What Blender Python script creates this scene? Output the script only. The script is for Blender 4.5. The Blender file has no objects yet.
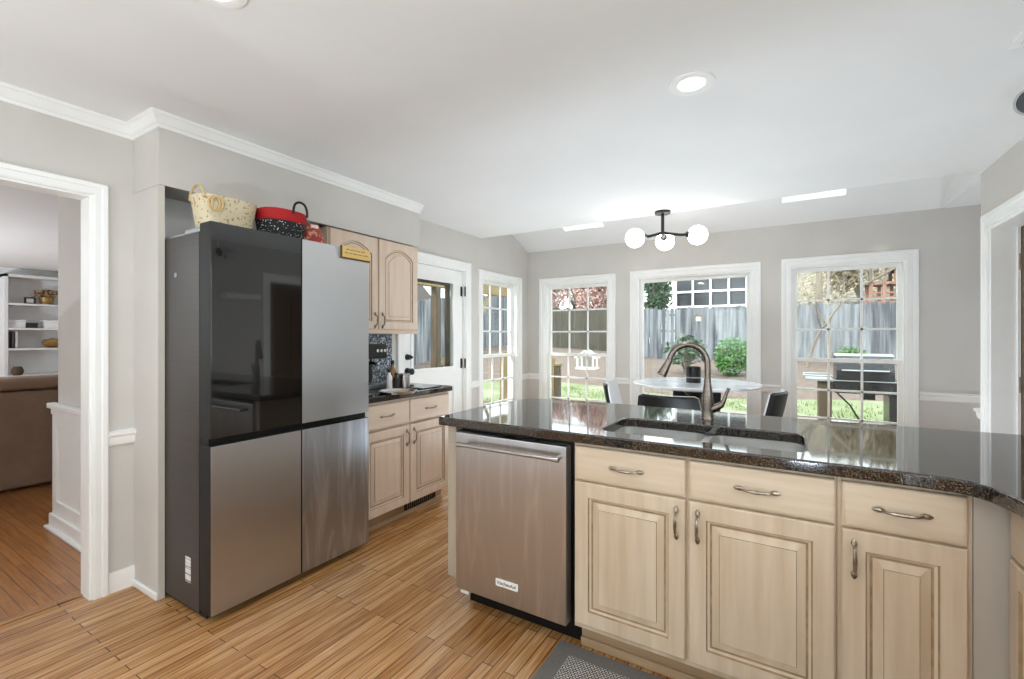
import bpy, bmesh, math, random
from mathutils import Vector, Matrix
from mathutils.geometry import tessellate_polygon

S = bpy.context.scene
COL = S.collection
R = math.radians
random.seed(7)

# ---------------------------------------------------------------- camera, world, sun, exposure
cam_d = bpy.data.cameras.new('camera')
cam = bpy.data.objects.new('camera', cam_d)
COL.objects.link(cam)
cam_d.sensor_width = 36.0
cam_d.lens = 457.0 / 1024.0 * 36.0
cam_d.shift_y = -0.0026
cam_d.clip_start = 0.02
cam_d.clip_end = 400
cam.location = (0, 0, 1.30)
cam.rotation_euler = (R(90), 0, R(31.31))
S.camera = cam

S.view_settings.view_transform = 'Standard'
S.view_settings.look = 'None'
S.view_settings.exposure = 0.46
S.view_settings.gamma = 1.0
S.view_settings.use_curve_mapping = False
S.cycles.use_denoising = True
S.cycles.max_bounces = 10
S.cycles.diffuse_bounces = 6
S.cycles.transparent_max_bounces = 16
S.cycles.sample_clamp_indirect = 6.0
S.cycles.caustics_reflective = False
S.cycles.caustics_refractive = False

W = bpy.data.worlds.new('sky')
S.world = W
W.use_nodes = True
wn = W.node_tree.nodes
bg = wn['Background']
bg.inputs[0].default_value = (0.90, 0.955, 1.0, 1)
bg.inputs[1].default_value = 3.2

sun_d = bpy.data.lights.new('sun', 'SUN')
sun_d.energy = 3.0
sun_d.angle = R(4)
sun_d.color = (1.0, 0.95, 0.86)
sun = bpy.data.objects.new('sun', sun_d)
COL.objects.link(sun)
sun.rotation_euler = Vector((0.55, 0.62, -0.75)).to_track_quat('-Z', 'Y').to_euler()


def lamp(kind, loc, power, color=(0.92, 0.965, 1.0), size=0.1, direction=None, size_y=None):
    d = bpy.data.lights.new('light', kind)
    d.energy = power
    d.color = color
    if kind == 'AREA':
        d.shape = 'DISK' if size_y is None else 'RECTANGLE'
        d.size = size
        if size_y:
            d.size_y = size_y
    else:
        d.shadow_soft_size = size
    o = bpy.data.objects.new('light', d)
    COL.objects.link(o)
    o.location = loc
    if direction:
        o.rotation_euler = Vector(direction).to_track_quat('-Z', 'Y').to_euler()
    return o


# ---------------------------------------------------------------- material helpers
def lin(h):
    h = h.lstrip('#')
    out = []
    for i in (0, 2, 4):
        c = int(h[i:i + 2], 16) / 255
        out.append(c / 12.92 if c <= 0.04045 else ((c + 0.055) / 1.055) ** 2.4)
    return (*out, 1)


def mat(name, col, rough=0.5, metal=0.0, col2=None, scale=(8, 8, 8), detail=3.0, lo=0.35, hi=0.65,
        bump=0.0, bump_scale=None, emit=None, emit_s=0.0, spec=None, coat=0.0):
    m = bpy.data.materials.new(name)
    m.use_nodes = True
    nt = m.node_tree
    b = nt.nodes['Principled BSDF']
    b.inputs['Base Color'].default_value = lin(col)
    b.inputs['Roughness'].default_value = rough
    b.inputs['Metallic'].default_value = metal
    if spec is not None:
        b.inputs['Specular IOR Level'].default_value = spec
    if coat:
        b.inputs['Coat Weight'].default_value = coat
        b.inputs['Coat Roughness'].default_value = 0.08
    if emit:
        b.inputs['Emission Color'].default_value = lin(emit)
        b.inputs['Emission Strength'].default_value = emit_s
    if col2 or bump:
        tc = nt.nodes.new('ShaderNodeTexCoord')
        mp = nt.nodes.new('ShaderNodeMapping')
        mp.inputs['Scale'].default_value = scale
        nt.links.new(tc.outputs['Object'], mp.inputs['Vector'])
        nz = nt.nodes.new('ShaderNodeTexNoise')
        nz.inputs['Scale'].default_value = 1.0
        nz.inputs['Detail'].default_value = detail
        nt.links.new(mp.outputs[0], nz.inputs['Vector'])
        if col2:
            cr = nt.nodes.new('ShaderNodeValToRGB')
            cr.color_ramp.elements[0].position = lo
            cr.color_ramp.elements[0].color = lin(col)
            cr.color_ramp.elements[1].position = hi
            cr.color_ramp.elements[1].color = lin(col2)
            nt.links.new(nz.outputs['Fac'], cr.inputs['Fac'])
            nt.links.new(cr.outputs['Color'], b.inputs['Base Color'])
        if bump:
            bp = nt.nodes.new('ShaderNodeBump')
            bp.inputs['Strength'].default_value = bump
            bp.inputs['Distance'].default_value = 0.004
            if bump_scale:
                mp2 = nt.nodes.new('ShaderNodeMapping')
                mp2.inputs['Scale'].default_value = bump_scale
                nt.links.new(tc.outputs['Object'], mp2.inputs['Vector'])
                nz2 = nt.nodes.new('ShaderNodeTexNoise')
                nz2.inputs['Scale'].default_value = 1.0
                nt.links.new(mp2.outputs[0], nz2.inputs['Vector'])
                nt.links.new(nz2.outputs['Fac'], bp.inputs['Height'])
            else:
                nt.links.new(nz.outputs['Fac'], bp.inputs['Height'])
            nt.links.new(bp.outputs['Normal'], b.inputs['Normal'])
    return m


def board_mat(name, along, cols, width=0.050, length=0.75, rough=0.25, gap='4a2f1a', gap_size=0.0020):
    """strip floor: brick pattern in world metres, boards along 'x' or 'y'"""
    m = bpy.data.materials.new(name)
    m.use_nodes = True
    nt = m.node_tree
    b = nt.nodes['Principled BSDF']
    geo = nt.nodes.new('ShaderNodeNewGeometry')
    mp = nt.nodes.new('ShaderNodeMapping')
    if along == 'y':
        mp.inputs['Rotation'].default_value = (0, 0, R(90))
    nt.links.new(geo.outputs['Position'], mp.inputs['Vector'])
    br = nt.nodes.new('ShaderNodeTexBrick')
    br.offset = 0.37
    br.offset_frequency = 2
    br.inputs['Scale'].default_value = 1.0
    br.inputs['Brick Width'].default_value = length
    br.inputs['Row Height'].default_value = width
    br.inputs['Mortar Size'].default_value = gap_size
    br.inputs['Mortar Smooth'].default_value = 0.3
    br.inputs['Bias'].default_value = 0.0
    br.inputs['Color1'].default_value = (0, 0, 0, 1)
    br.inputs['Color2'].default_value = (1, 1, 1, 1)
    br.inputs['Mortar'].default_value = (0.5, 0.5, 0.5, 1)
    nt.links.new(mp.outputs[0], br.inputs['Vector'])
    # grain
    mg = nt.nodes.new('ShaderNodeMapping')
    mg.inputs['Scale'].default_value = (4.5, 75.0, 1.0)
    nt.links.new(mp.outputs[0], mg.inputs['Vector'])
    ng = nt.nodes.new('ShaderNodeTexNoise')
    ng.inputs['Scale'].default_value = 1.0
    ng.inputs['Detail'].default_value = 5.0
    ng.inputs['Distortion'].default_value = 0.6
    nt.links.new(mg.outputs[0], ng.inputs['Vector'])
    # board value + grain -> ramp
    ma = nt.nodes.new('ShaderNodeMath')
    ma.operation = 'MULTIPLY_ADD'
    nt.links.new(br.outputs['Color'], ma.inputs[0])
    ma.inputs[1].default_value = 0.36
    mb_ = nt.nodes.new('ShaderNodeMath')
    mb_.operation = 'MULTIPLY_ADD'
    nt.links.new(ng.outputs['Fac'], mb_.inputs[0])
    mb_.inputs[1].default_value = 1.5
    mb_.inputs[2].default_value = -0.42
    nt.links.new(mb_.outputs[0], ma.inputs[2])
    cr = nt.nodes.new('ShaderNodeValToRGB')
    els = cr.color_ramp.elements
    els[0].position = 0.0
    els[0].color = lin(cols[0])
    els[1].position = 1.0
    els[1].color = lin(cols[-1])
    for i, c in enumerate(cols[1:-1]):
        e = els.new((i + 1) / (len(cols) - 1))
        e.color = lin(c)
    nt.links.new(ma.outputs[0], cr.inputs['Fac'])
    mx = nt.nodes.new('ShaderNodeMixRGB')
    mx.inputs['Color2'].default_value = lin(gap)
    nt.links.new(br.outputs['Fac'], mx.inputs['Fac'])
    nt.links.new(cr.outputs['Color'], mx.inputs['Color1'])
    nt.links.new(mx.outputs[0], b.inputs['Base Color'])
    b.inputs['Roughness'].default_value = rough
    bp = nt.nodes.new('ShaderNodeBump')
    bp.inputs['Strength'].default_value = 0.35
    bp.inputs['Distance'].default_value = 0.002
    bp.invert = True
    nt.links.new(br.outputs['Fac'], bp.inputs['Height'])
    nt.links.new(bp.outputs['Normal'], b.inputs['Normal'])
    return m


def granite_mat(name, base, mid, fleck, rough=0.06, scale=170, ior=1.5, lo=0.42, hi=0.62):
    m = bpy.data.materials.new(name)
    m.use_nodes = True
    nt = m.node_tree
    b = nt.nodes['Principled BSDF']
    geo = nt.nodes.new('ShaderNodeNewGeometry')
    n1 = nt.nodes.new('ShaderNodeTexNoise')
    n1.inputs['Scale'].default_value = scale
    n1.inputs['Detail'].default_value = 2
    nt.links.new(geo.outputs['Position'], n1.inputs['Vector'])
    c1 = nt.nodes.new('ShaderNodeValToRGB')
    c1.color_ramp.elements[0].position = lo
    c1.color_ramp.elements[0].color = lin(base)
    c1.color_ramp.elements[1].position = hi
    c1.color_ramp.elements[1].color = lin(mid)
    nt.links.new(n1.outputs['Fac'], c1.inputs['Fac'])
    v = nt.nodes.new('ShaderNodeTexVoronoi')
    v.inputs['Scale'].default_value = scale * 1.3
    nt.links.new(geo.outputs['Position'], v.inputs['Vector'])
    c2 = nt.nodes.new('ShaderNodeValToRGB')
    c2.color_ramp.elements[0].position = 0.72
    c2.color_ramp.elements[0].color = (0, 0, 0, 1)
    c2.color_ramp.elements[1].position = 0.80
    c2.color_ramp.elements[1].color = (1, 1, 1, 1)
    sp = nt.nodes.new('ShaderNodeSeparateColor')
    nt.links.new(v.outputs['Color'], sp.inputs[0])
    nt.links.new(sp.outputs[0], c2.inputs['Fac'])
    mx = nt.nodes.new('ShaderNodeMixRGB')
    mx.inputs['Color2'].default_value = lin(fleck)
    nt.links.new(c2.outputs[0], mx.inputs['Fac'])
    nt.links.new(c1.outputs[0], mx.inputs['Color1'])
    nt.links.new(mx.outputs[0], b.inputs['Base Color'])
    b.inputs['Roughness'].default_value = rough
    b.inputs['Specular IOR Level'].default_value = 0.5
    b.inputs['IOR'].default_value = ior
    return m


def steel_mat(name, col, rough=0.3, grain=(2, 220, 2), smudge=0.0, aniso=0.0):
    """brushed metal: long fine noise varies roughness; smudges are wiped streaks"""
    m = bpy.data.materials.new(name)
    m.use_nodes = True
    nt = m.node_tree
    b = nt.nodes['Principled BSDF']
    b.inputs['Base Color'].default_value = lin(col)
    b.inputs['Metallic'].default_value = 1.0
    b.inputs['Anisotropic'].default_value = aniso
    tg = nt.nodes.new('ShaderNodeTangent')
    tg.direction_type = 'RADIAL'
    tg.axis = 'Z'
    nt.links.new(tg.outputs[0], b.inputs['Tangent'])
    tc = nt.nodes.new('ShaderNodeTexCoord')
    mp = nt.nodes.new('ShaderNodeMapping')
    mp.inputs['Scale'].default_value = grain
    nt.links.new(tc.outputs['Object'], mp.inputs['Vector'])
    nz = nt.nodes.new('ShaderNodeTexNoise')
    nz.inputs['Scale'].default_value = 1.0
    nz.inputs['Detail'].default_value = 4
    nt.links.new(mp.outputs[0], nz.inputs['Vector'])
    mr = nt.nodes.new('ShaderNodeMapRange')
    mr.inputs['To Min'].default_value = rough * 0.75
    mr.inputs['To Max'].default_value = rough * 1.3
    nt.links.new(nz.outputs['Fac'], mr.inputs['Value'])
    nt.links.new(mr.outputs[0], b.inputs['Roughness'])
    if smudge:
        n2 = nt.nodes.new('ShaderNodeTexNoise')
        n2.inputs['Scale'].default_value = 2.6
        n2.inputs['Detail'].default_value = 5
        n2.inputs['Distortion'].default_value = 2.2
        m2 = nt.nodes.new('ShaderNodeMapping')
        m2.inputs['Scale'].default_value = (4.0, 4.0, 0.5)
        nt.links.new(tc.outputs['Object'], m2.inputs['Vector'])
        nt.links.new(m2.outputs[0], n2.inputs['Vector'])
        cr = nt.nodes.new('ShaderNodeValToRGB')
        cr.color_ramp.elements[0].position = 0.5
        cr.color_ramp.elements[0].color = lin(col)
        cr.color_ramp.elements[1].position = 0.72
        c = lin(col)
        cr.color_ramp.elements[1].color = (min(1, c[0] * (1 + smudge)), min(1, c[1] * (1 + smudge)), min(1, c[2] * (1 + smudge)), 1)
        nt.links.new(n2.outputs['Fac'], cr.inputs['Fac'])
        nt.links.new(cr.outputs[0], b.inputs['Base Color'])
    return m


def glass_mat(name, tint=(0.95, 0.98, 0.97, 1), refl=0.08):
    m = bpy.data.materials.new(name)
    m.use_nodes = True
    nt = m.node_tree
    nt.nodes.remove(nt.nodes['Principled BSDF'])
    out = nt.nodes['Material Output']
    tr = nt.nodes.new('ShaderNodeBsdfTransparent')
    tr.inputs[0].default_value = tint
    gl = nt.nodes.new('ShaderNodeBsdfGlossy')
    gl.inputs['Roughness'].default_value = 0.02
    mx = nt.nodes.new('ShaderNodeMixShader')
    lw = nt.nodes.new('ShaderNodeLayerWeight')
    lw.inputs['Blend'].default_value = 0.5
    pw = nt.nodes.new('ShaderNodeMath')
    pw.operation = 'POWER'
    pw.inputs[1].default_value = 4.0
    nt.links.new(lw.outputs['Facing'], pw.inputs[0])
    ml = nt.nodes.new('ShaderNodeMath')
    ml.operation = 'MULTIPLY_ADD'
    ml.inputs[1].default_value = 0.55
    ml.inputs[2].default_value = refl * 0.35
    nt.links.new(pw.outputs[0], ml.inputs[0])
    nt.links.new(ml.outputs[0], mx.inputs[0])
    nt.links.new(tr.outputs[0], mx.inputs[1])
    nt.links.new(gl.outputs[0], mx.inputs[2])
    nt.links.new(mx.outputs[0], out.inputs['Surface'])
    return m


M = {}
M['wall'] = mat('wall_paint', 'cbc7c2', 0.75, col2='cfcbc6', scale=(3, 3, 3), bump=0.05, bump_scale=(220, 220, 220))
M['ceil'] = mat('ceiling_paint', 'e6e6e6', 0.85, col2='e9e9e9', scale=(2, 2, 2), bump=0.06, bump_scale=(160, 160, 160))
M['trim'] = mat('trim_paint', 'eeeeec', 0.38, col2='f2f2f0', scale=(5, 5, 5))
M['floor'] = board_mat('oak_strip_floor', 'y', ['744c28', '95663a', 'ae7d4c', 'c09363', 'cfa87d'])
M['floor2'] = board_mat('oak_strip_floor_warm', 'x', ['7d4c27', '96602f', 'a8713c', 'b57e47'], rough=0.28)
M['maple'] = mat('pickled_maple', 'c4ae93', 0.42, col2='d6c5af', scale=(26, 26, 2.2), detail=6, lo=0.3, hi=0.7)
M['maple_h'] = mat('pickled_maple_across', 'c4ae93', 0.42, col2='d6c5af', scale=(2.2, 26, 26), detail=6, lo=0.3, hi=0.7)
M['maple_pink'] = mat('pickled_maple_rosy', 'd2bba6', 0.42, col2='dcc8b6', scale=(26, 26, 2.2), detail=6, lo=0.3, hi=0.7)
M['maple_pink_h'] = mat('pickled_maple_rosy_across', 'd2bba6', 0.42, col2='dcc8b6', scale=(2.2, 26, 26), detail=6, lo=0.3, hi=0.7)
M['glaze'] = mat('brown_glaze', '8d7558', 0.5, col2='a58c6c', scale=(25, 25, 25))
M['maple_dark'] = mat('toe_kick_maple', 'a88c6c', 0.5, col2='b49a7a', scale=(3, 30, 30))
M['filler'] = mat('filler_panel_paint', 'cfc6b8', 0.5, col2='d6cec1', scale=(10, 10, 2))
M['edge'] = mat('panel_edge_paint', 'c9c4ba', 0.6)
M['spot_grey'] = mat('matte_grey_lamp', 'b9b9b8', 0.7)
M['filler_grey'] = mat('grey_filler_paint', 'aea69b', 0.5, col2='b6aea3', scale=(10, 10, 2))
M['filler_tan'] = mat('tan_panel_paint', 'a89c8a', 0.5, col2='b2a694', scale=(10, 10, 2))
M['granite'] = granite_mat('dark_granite', '0b0a0a', '2e2722', '5e5348', scale=300, ior=1.75, rough=0.045, lo=0.47, hi=0.70)
M['splash'] = granite_mat('blue_grey_granite', '39424c', '808a94', 'b4bcc4', rough=0.12, scale=60)
M['steel'] = steel_mat('stainless_steel', 'b4b3b2', 0.30, grain=(3, 3, 260), smudge=0.0)
M['steel_v'] = steel_mat('stainless_door', 'bcbcbd', 0.40, grain=(3, 260, 3), smudge=0.0, aniso=0.85)
M['steel_smudge'] = steel_mat('stainless_door_wiped', 'b0b4ba', 0.42, grain=(3, 260, 3), smudge=0.5, aniso=0.85)
M['steel_dw'] = steel_mat('stainless_dishwasher', 'c2c1c1', 0.36, grain=(260, 3, 3), smudge=0.2, aniso=0.8)
M['sink'] = steel_mat('sink_steel', 'dddcda', 0.36, grain=(120, 3, 3))
M['nickel'] = mat('antique_nickel', '8f8172', 0.32, 1.0, col2='b0a496', scale=(60, 60, 60))
M['bronze'] = mat('brushed_bronze', '7a7068', 0.27, 1.0, col2='8a8078', scale=(8, 8, 160))
M['fridge_side'] = mat('charcoal_steel', '423e3b', 0.36, 0.55, col2='474340', scale=(2, 2, 90))
M['fridge_black'] = mat('black_plastic', '121110', 0.45, spec=0.25)
M['black_glass'] = mat('black_glass', '0a0a0b', 0.02, 0.0, spec=0.75, coat=1.0)
M['black'] = mat('matte_black_metal', '0d0d0d', 0.4)
M['black_leather'] = mat('black_leather', '0c0c0c', 0.5, spec=0.3, bump=0.15, bump_scale=(180, 180, 180))
M['white_shell'] = mat('white_chair_shell', 'd9d9db', 0.35)
M['marble'] = mat('white_marble', 'e4e5e8', 0.12, col2='b4b8c0', scale=(5, 7, 5), detail=8, lo=0.5, hi=0.72)
M['globe'] = mat('opal_glass', 'ffffff', 0.2, emit='fffaf4', emit_s=8.5)
M['led'] = mat('lit_diffuser', 'ffffff', 0.3, emit='fff6e6', emit_s=3.0)
M['glass'] = glass_mat('window_glass')
M['clear'] = glass_mat('clear_plastic', (0.86, 0.88, 0.88, 1), 0.2)
M['chrome'] = mat('chrome', 'd8d8d8', 0.12, 1.0)
M['white_plastic'] = mat('white_plastic', 'f0f0ee', 0.35)
M['sticker'] = mat('paper_sticker', 'e6e6e4', 0.6, col2='8c8c8a', scale=(2, 60, 90), lo=0.55, hi=0.6)
M['ink'] = mat('dark_ink', '2a2622', 0.6)
M['ink_tan'] = mat('burnt_ink', '8a6a34', 0.7)
M['basket'] = mat('woven_cream', 'd3c5a6', 0.8, col2='a88c60', scale=(75, 75, 75), detail=0, lo=0.66, hi=0.70, bump=0.4, bump_scale=(90, 90, 90))
M['basket_handle'] = mat('tan_cord', 'c9ae7c', 0.8)
M['red_cloth'] = mat('red_cloth', 'b0171c', 0.75)
M['dot_cloth'] = mat('black_speckled_cloth', '17181a', 0.75, col2='cfd2d4', scale=(120, 120, 120), detail=0, lo=0.70, hi=0.74)
M['snack'] = mat('red_snack_print', 'a3352a', 0.35, col2='d8a488', scale=(38, 38, 38), detail=3, lo=0.5, hi=0.62)
M['sign_wood'] = mat('pale_sign_wood', 'd8b66c', 0.6, col2='e0c384', scale=(3, 3, 80))
M['sign_edge'] = mat('sign_bark_edge', '6b4a24', 0.8)
M['rug_border'] = mat('grey_rug_border', '68645f', 0.95, col2='716d69', scale=(120, 120, 120))
M['sofa'] = mat('brown_suede', '8a7261', 0.85, col2='957c6a', scale=(6, 6, 6), bump=0.1, bump_scale=(80, 80, 80))
M['fence'] = mat('grey_fence_boards', '474b52', 0.9, col2='83878c', scale=(7.1, 7.1, 0.55), detail=8, lo=0.36, hi=0.62)
M['fence_dark'] = mat('weathered_fence_boards', '3f3c32', 0.9, col2='534f46', scale=(9, 9, 0.7), detail=6, lo=0.3, hi=0.7)
M['fence_low'] = mat('tan_fence_boards', '8d7c6c', 0.9, col2='a8998a', scale=(9, 9, 0.7), detail=6)
M['new_wood'] = mat('yellow_pine', '7a6740', 0.7, col2='887652', scale=(20, 20, 2), detail=5)
M['old_wood'] = mat('brown_post_wood', '463a2b', 0.85, col2='534635', scale=(20, 20, 2))
M['red_wood'] = mat('redwood_stain', '7d5a4c', 0.7, col2='946f60', scale=(10, 10, 2))
M['roof_brown'] = mat('brown_shingle', '6f655c', 0.9, col2='7d7268', scale=(20, 20, 20))
M['roof_grey'] = mat('grey_shingle', '5d5855', 0.9, col2='686460', scale=(20, 20, 20))
M['leaf'] = mat('bright_leaf', '336726', 0.6, col2='598541', scale=(12, 12, 12))
M['leaf_dark'] = mat('dark_leaf', '1f3322', 0.5, col2='4c6b47', scale=(12, 12, 12))
M['leaf_lime'] = mat('lime_leaf', '496328', 0.6, col2='7b844f', scale=(6, 6, 6))
M['blossom'] = mat('pink_blossom', 'a57f77', 0.8, col2='d2b9b0', scale=(6, 6, 6))
M['bark'] = mat('grey_bark', '5e584f', 0.95, col2='767065', scale=(10, 10, 2))
M['bark_pale'] = mat('pale_bark', '787064', 0.95, col2='887f71', scale=(10, 10, 2))
M['dry_leaf'] = mat('dry_beech_leaf', '7b6d52', 0.9, col2='93886f', scale=(5, 5, 5))
M['lawn'] = mat('lawn_and_leaf_litter', '65714b', 0.95, col2='80836a', scale=(1.6, 1.6, 1.6), detail=8, lo=0.4, hi=0.65)
M['grass'] = mat('grass_blades', '62763f', 0.8, col2='85955f', scale=(2, 2, 2))
M['mulch'] = mat('leaf_mulch', '574a42', 0.95, col2='6b5d54', scale=(9, 9, 9), detail=8)
M['hill'] = mat('leafy_hillside', '241f18', 0.95, col2='8d826c', scale=(4.5, 4.5, 4.5), detail=12, lo=0.40, hi=0.60)
M['bird_tan'] = mat('birdhouse_paint', 'b5ada0', 0.8)
M['patio'] = mat('patio_concrete', '7d786e', 0.9, col2='868278', scale=(6, 6, 6), detail=6)
M['bookwhite'] = mat('bookcase_paint', 'e2e2e2', 0.5)
M['flower_dry'] = mat('dried_flowers', '7d6046', 0.9, col2='a88a68', scale=(40, 40, 40))
M['gold'] = mat('gold_wicker', '8a6a38', 0.45, 0.5, col2='b4925a', scale=(60, 60, 60))
M['dark_box'] = mat('dark_box', '2c2823', 0.6)
M['brown_door'] = mat('stained_brown_door', '57402c', 0.45, col2='664c35', scale=(20, 20, 2))
M['house_dark'] = mat('dark_screen_glass', '3a3d42', 0.15, spec=0.5)
M['siding_tan'] = mat('tan_siding', '887b5f', 0.8)
M['siding_blue'] = mat('blue_grey_siding', '3c444d', 0.8, col2='474f58', scale=(1, 1, 16))
M['hose_black'] = mat('grill_enamel', '141516', 0.25)
M['grill_steel'] = mat('grill_grey_metal', '9fa3a5', 0.35, 0.7)
M['amber'] = mat('amber_syrup', '9c6b35', 0.2)


def rug_mat():
    m = bpy.data.materials.new('woven_rug_field')
    m.use_nodes = True
    nt = m.node_tree
    b = nt.nodes['Principled BSDF']
    geo = nt.nodes.new('ShaderNodeNewGeometry')
    br = nt.nodes.new('ShaderNodeTexBrick')
    br.inputs['Scale'].default_value = 1.0
    br.inputs['Brick Width'].default_value = 0.0155
    br.inputs['Row Height'].default_value = 0.0095
    br.inputs['Mortar Size'].default_value = 0.0022
    br.inputs['Mortar Smooth'].default_value = 0.2
    br.inputs['Color1'].default_value = lin('d6d2ca')
    br.inputs['Color2'].default_value = lin('b9b5ad')
    br.inputs['Mortar'].default_value = lin('3c3a38')
    nt.links.new(geo.outputs['Position'], br.inputs['Vector'])
    nt.links.new(br.outputs['Color'], b.inputs['Base Color'])
    b.inputs['Roughness'].default_value = 0.95
    bp = nt.nodes.new('ShaderNodeBump')
    bp.invert = True
    bp.inputs['Strength'].default_value = 0.6
    bp.inputs['Distance'].default_value = 0.003
    nt.links.new(br.outputs['Fac'], bp.inputs['Height'])
    nt.links.new(bp.outputs['Normal'], b.inputs['Normal'])
    return m


M['rug'] = rug_mat()


# ---------------------------------------------------------------- mesh builder
class MB:
    def __init__(self):
        self.v = []
        self.f = []

    def add(self, vs, fs):
        o = len(self.v)
        self.v += [tuple(p) for p in vs]
        self.f += [tuple(i + o for i in f) for f in fs]
        return self

    def bm(self, bm):
        bm.verts.index_update()
        vs = [v.co.copy() for v in bm.verts]
        fs = [[v.index for v in f.verts] for f in bm.faces]
        bm.free()
        return self.add(vs, fs)

    def box(self, x0, x1, y0, y1, z0, z1, bev=0.0, seg=2):
        if not bev:
            vs = [(x, y, z) for z in (z0, z1) for x, y in ((x0, y0), (x1, y0), (x1, y1), (x0, y1))]
            return self.add(vs, [(3, 2, 1, 0), (4, 5, 6, 7), (0, 1, 5, 4), (1, 2, 6, 5), (2, 3, 7, 6), (3, 0, 4, 7)])
        b = bmesh.new()
        bmesh.ops.create_cube(b, size=1)
        for v in b.verts:
            v.co = Vector(((x0 + x1) / 2 + v.co.x * (x1 - x0), (y0 + y1) / 2 + v.co.y * (y1 - y0), (z0 + z1) / 2 + v.co.z * (z1 - z0)))
        bmesh.ops.bevel(b, geom=list(b.edges), offset=bev, segments=seg, affect='EDGES', profile=0.5)
        return self.bm(b)

    def loft(self, loops, cap0=True, cap1=True, closed=False):
        n = len(loops[0])
        vs = [p for L in loops for p in L]
        fs = []
        k = len(loops)
        for i in range(k if closed else k - 1):
            a, c = i * n, ((i + 1) % k) * n
            for j in range(n):
                j2 = (j + 1) % n
                fs.append((a + j, a + j2, c + j2, c + j))
        if not closed:
            if cap0:
                fs.append(tuple(reversed(range(n))))
            if cap1:
                fs.append(tuple((k - 1) * n + j for j in range(n)))
        return self.add(vs, fs)

    def cyl(self, p0, p1, r0, r1=None, seg=20):
        return self.tube([p0, p1], [r0, r0 if r1 is None else r1], seg)

    def tube(self, pts, r, seg=10, flat=None):
        pts = [Vector(p) for p in pts]
        if not isinstance(r, (list, tuple)):
            r = [r] * len(pts)
        tang = []
        for i in range(len(pts)):
            a = pts[max(i - 1, 0)]
            c = pts[min(i + 1, len(pts) - 1)]
            tang.append((c - a).normalized())
        t = tang[0]
        up = Vector((0, 0, 1)) if abs(t.z) < 0.9 else Vector((1, 0, 0))
        nrm = (up - t * up.dot(t)).normalized()
        loops = []
        for i, p in enumerate(pts):
            t = tang[i]
            nrm = (nrm - t * nrm.dot(t)).normalized()
            bn = t.cross(nrm)
            fl = flat or 1.0
            loops.append([p + nrm * (math.cos(2 * math.pi * k / seg) * r[i] * fl) + bn * (math.sin(2 * math.pi * k / seg) * r[i]) for k in range(seg)])
        return self.loft(loops)

    def lathe(self, prof, c=(0, 0, 0), seg=32, caps=True):
        loops = [[(c[0] + r * math.cos(2 * math.pi * k / seg), c[1] + r * math.sin(2 * math.pi * k / seg), c[2] + z) for k in range(seg)] for r, z in prof]
        return self.loft(loops, caps, caps)

    def sphere(self, c, r, sc=(1, 1, 1), u=20, v=12):
        b = bmesh.new()
        bmesh.ops.create_uvsphere(b, u_segments=u, v_segments=v, radius=r)
        for q in b.verts:
            q.co = Vector((c[0] + q.co.x * sc[0], c[1] + q.co.y * sc[1], c[2] + q.co.z * sc[2]))
        return self.bm(b)

    def prism(self, outer, a0, a1, axis='z', holes=()):
        """extruded polygon with holes. 2D (p,q): z -> (x,y), y -> (x,z), x -> (y,z)"""
        def P(p, a):
            return (p[0], p[1], a) if axis == 'z' else (p[0], a, p[1]) if axis == 'y' else (a, p[0], p[1])
        rings = [list(outer)] + [list(h) for h in holes]
        flat = [p for r in rings for p in r]
        tris = tessellate_polygon([[Vector((p[0], p[1], 0)) for p in r] for r in rings])
        n = len(flat)
        vs = [P(p, a0) for p in flat] + [P(p, a1) for p in flat]
        fs = [tuple(t) for t in tris] + [tuple(i + n for i in reversed(t)) for t in tris]
        o = 0
        for r in rings:
            k = len(r)
            for i in range(k):
                j = (i + 1) % k
                fs.append((o + i, o + j, o + j + n, o + i + n))
            o += k
        return self.add(vs, fs)

    def sweep(self, path, prof):
        """mitred moulding along a horizontal path; prof: (outward, z) with outward to the left of travel"""
        path = [Vector((p[0], p[1])) for p in path]
        loops = []
        for i, p in enumerate(path):
            d0 = (p - path[i - 1]).normalized() if i else None
            d1 = (path[i + 1] - p).normalized() if i < len(path) - 1 else None
            d0 = d0 or d1
            d1 = d1 or d0
            n0 = Vector((-d0.y, d0.x))
            n1 = Vector((-d1.y, d1.x))
            n = (n0 + n1).normalized()
            k = 1 / max(0.2, n.dot(n0))
            loops.append([(p.x + n.x * o * k, p.y + n.y * o * k, z) for o, z in prof])
        return self.loft(loops)

    def build(self, name, material, parent=None, smooth=35, world=True):
        off = Vector((0, 0, 0))
        if parent and world:
            t = parent
            while t.parent:
                t = t.parent
            off = Vector(t.location)
        me = bpy.data.meshes.new(name)
        me.from_pydata([Vector(p) - off for p in self.v], [], self.f)
        b = bmesh.new()
        b.from_mesh(me)
        bmesh.ops.recalc_face_normals(b, faces=list(b.faces))
        b.to_mesh(me)
        b.free()
        me.materials.append(material)
        if smooth:
            me.polygons.foreach_set('use_smooth', [True] * len(me.polygons))
            me.set_sharp_from_angle(angle=R(smooth))
        o = bpy.data.objects.new(name, me)
        COL.objects.link(o)
        if smooth:
            wnm = o.modifiers.new('normals', 'WEIGHTED_NORMAL')
            wnm.keep_sharp = True
        if parent:
            o.parent = parent
        return o


def thing(name, label, cat, loc=(0, 0, 0), rz=0.0, group=None):
    o = bpy.data.objects.new(name, None)
    COL.objects.link(o)
    o.empty_display_size = 0.05
    o.location = loc
    o.rotation_euler = (0, 0, rz)
    o['label'] = label
    o['category'] = cat
    if group:
        o['group'] = group
    return o


def tag(o, label, cat, group=None, kind=None):
    o['label'] = label
    o['category'] = cat
    if group:
        o['group'] = group
    if kind:
        o['kind'] = kind
    return o


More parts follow.
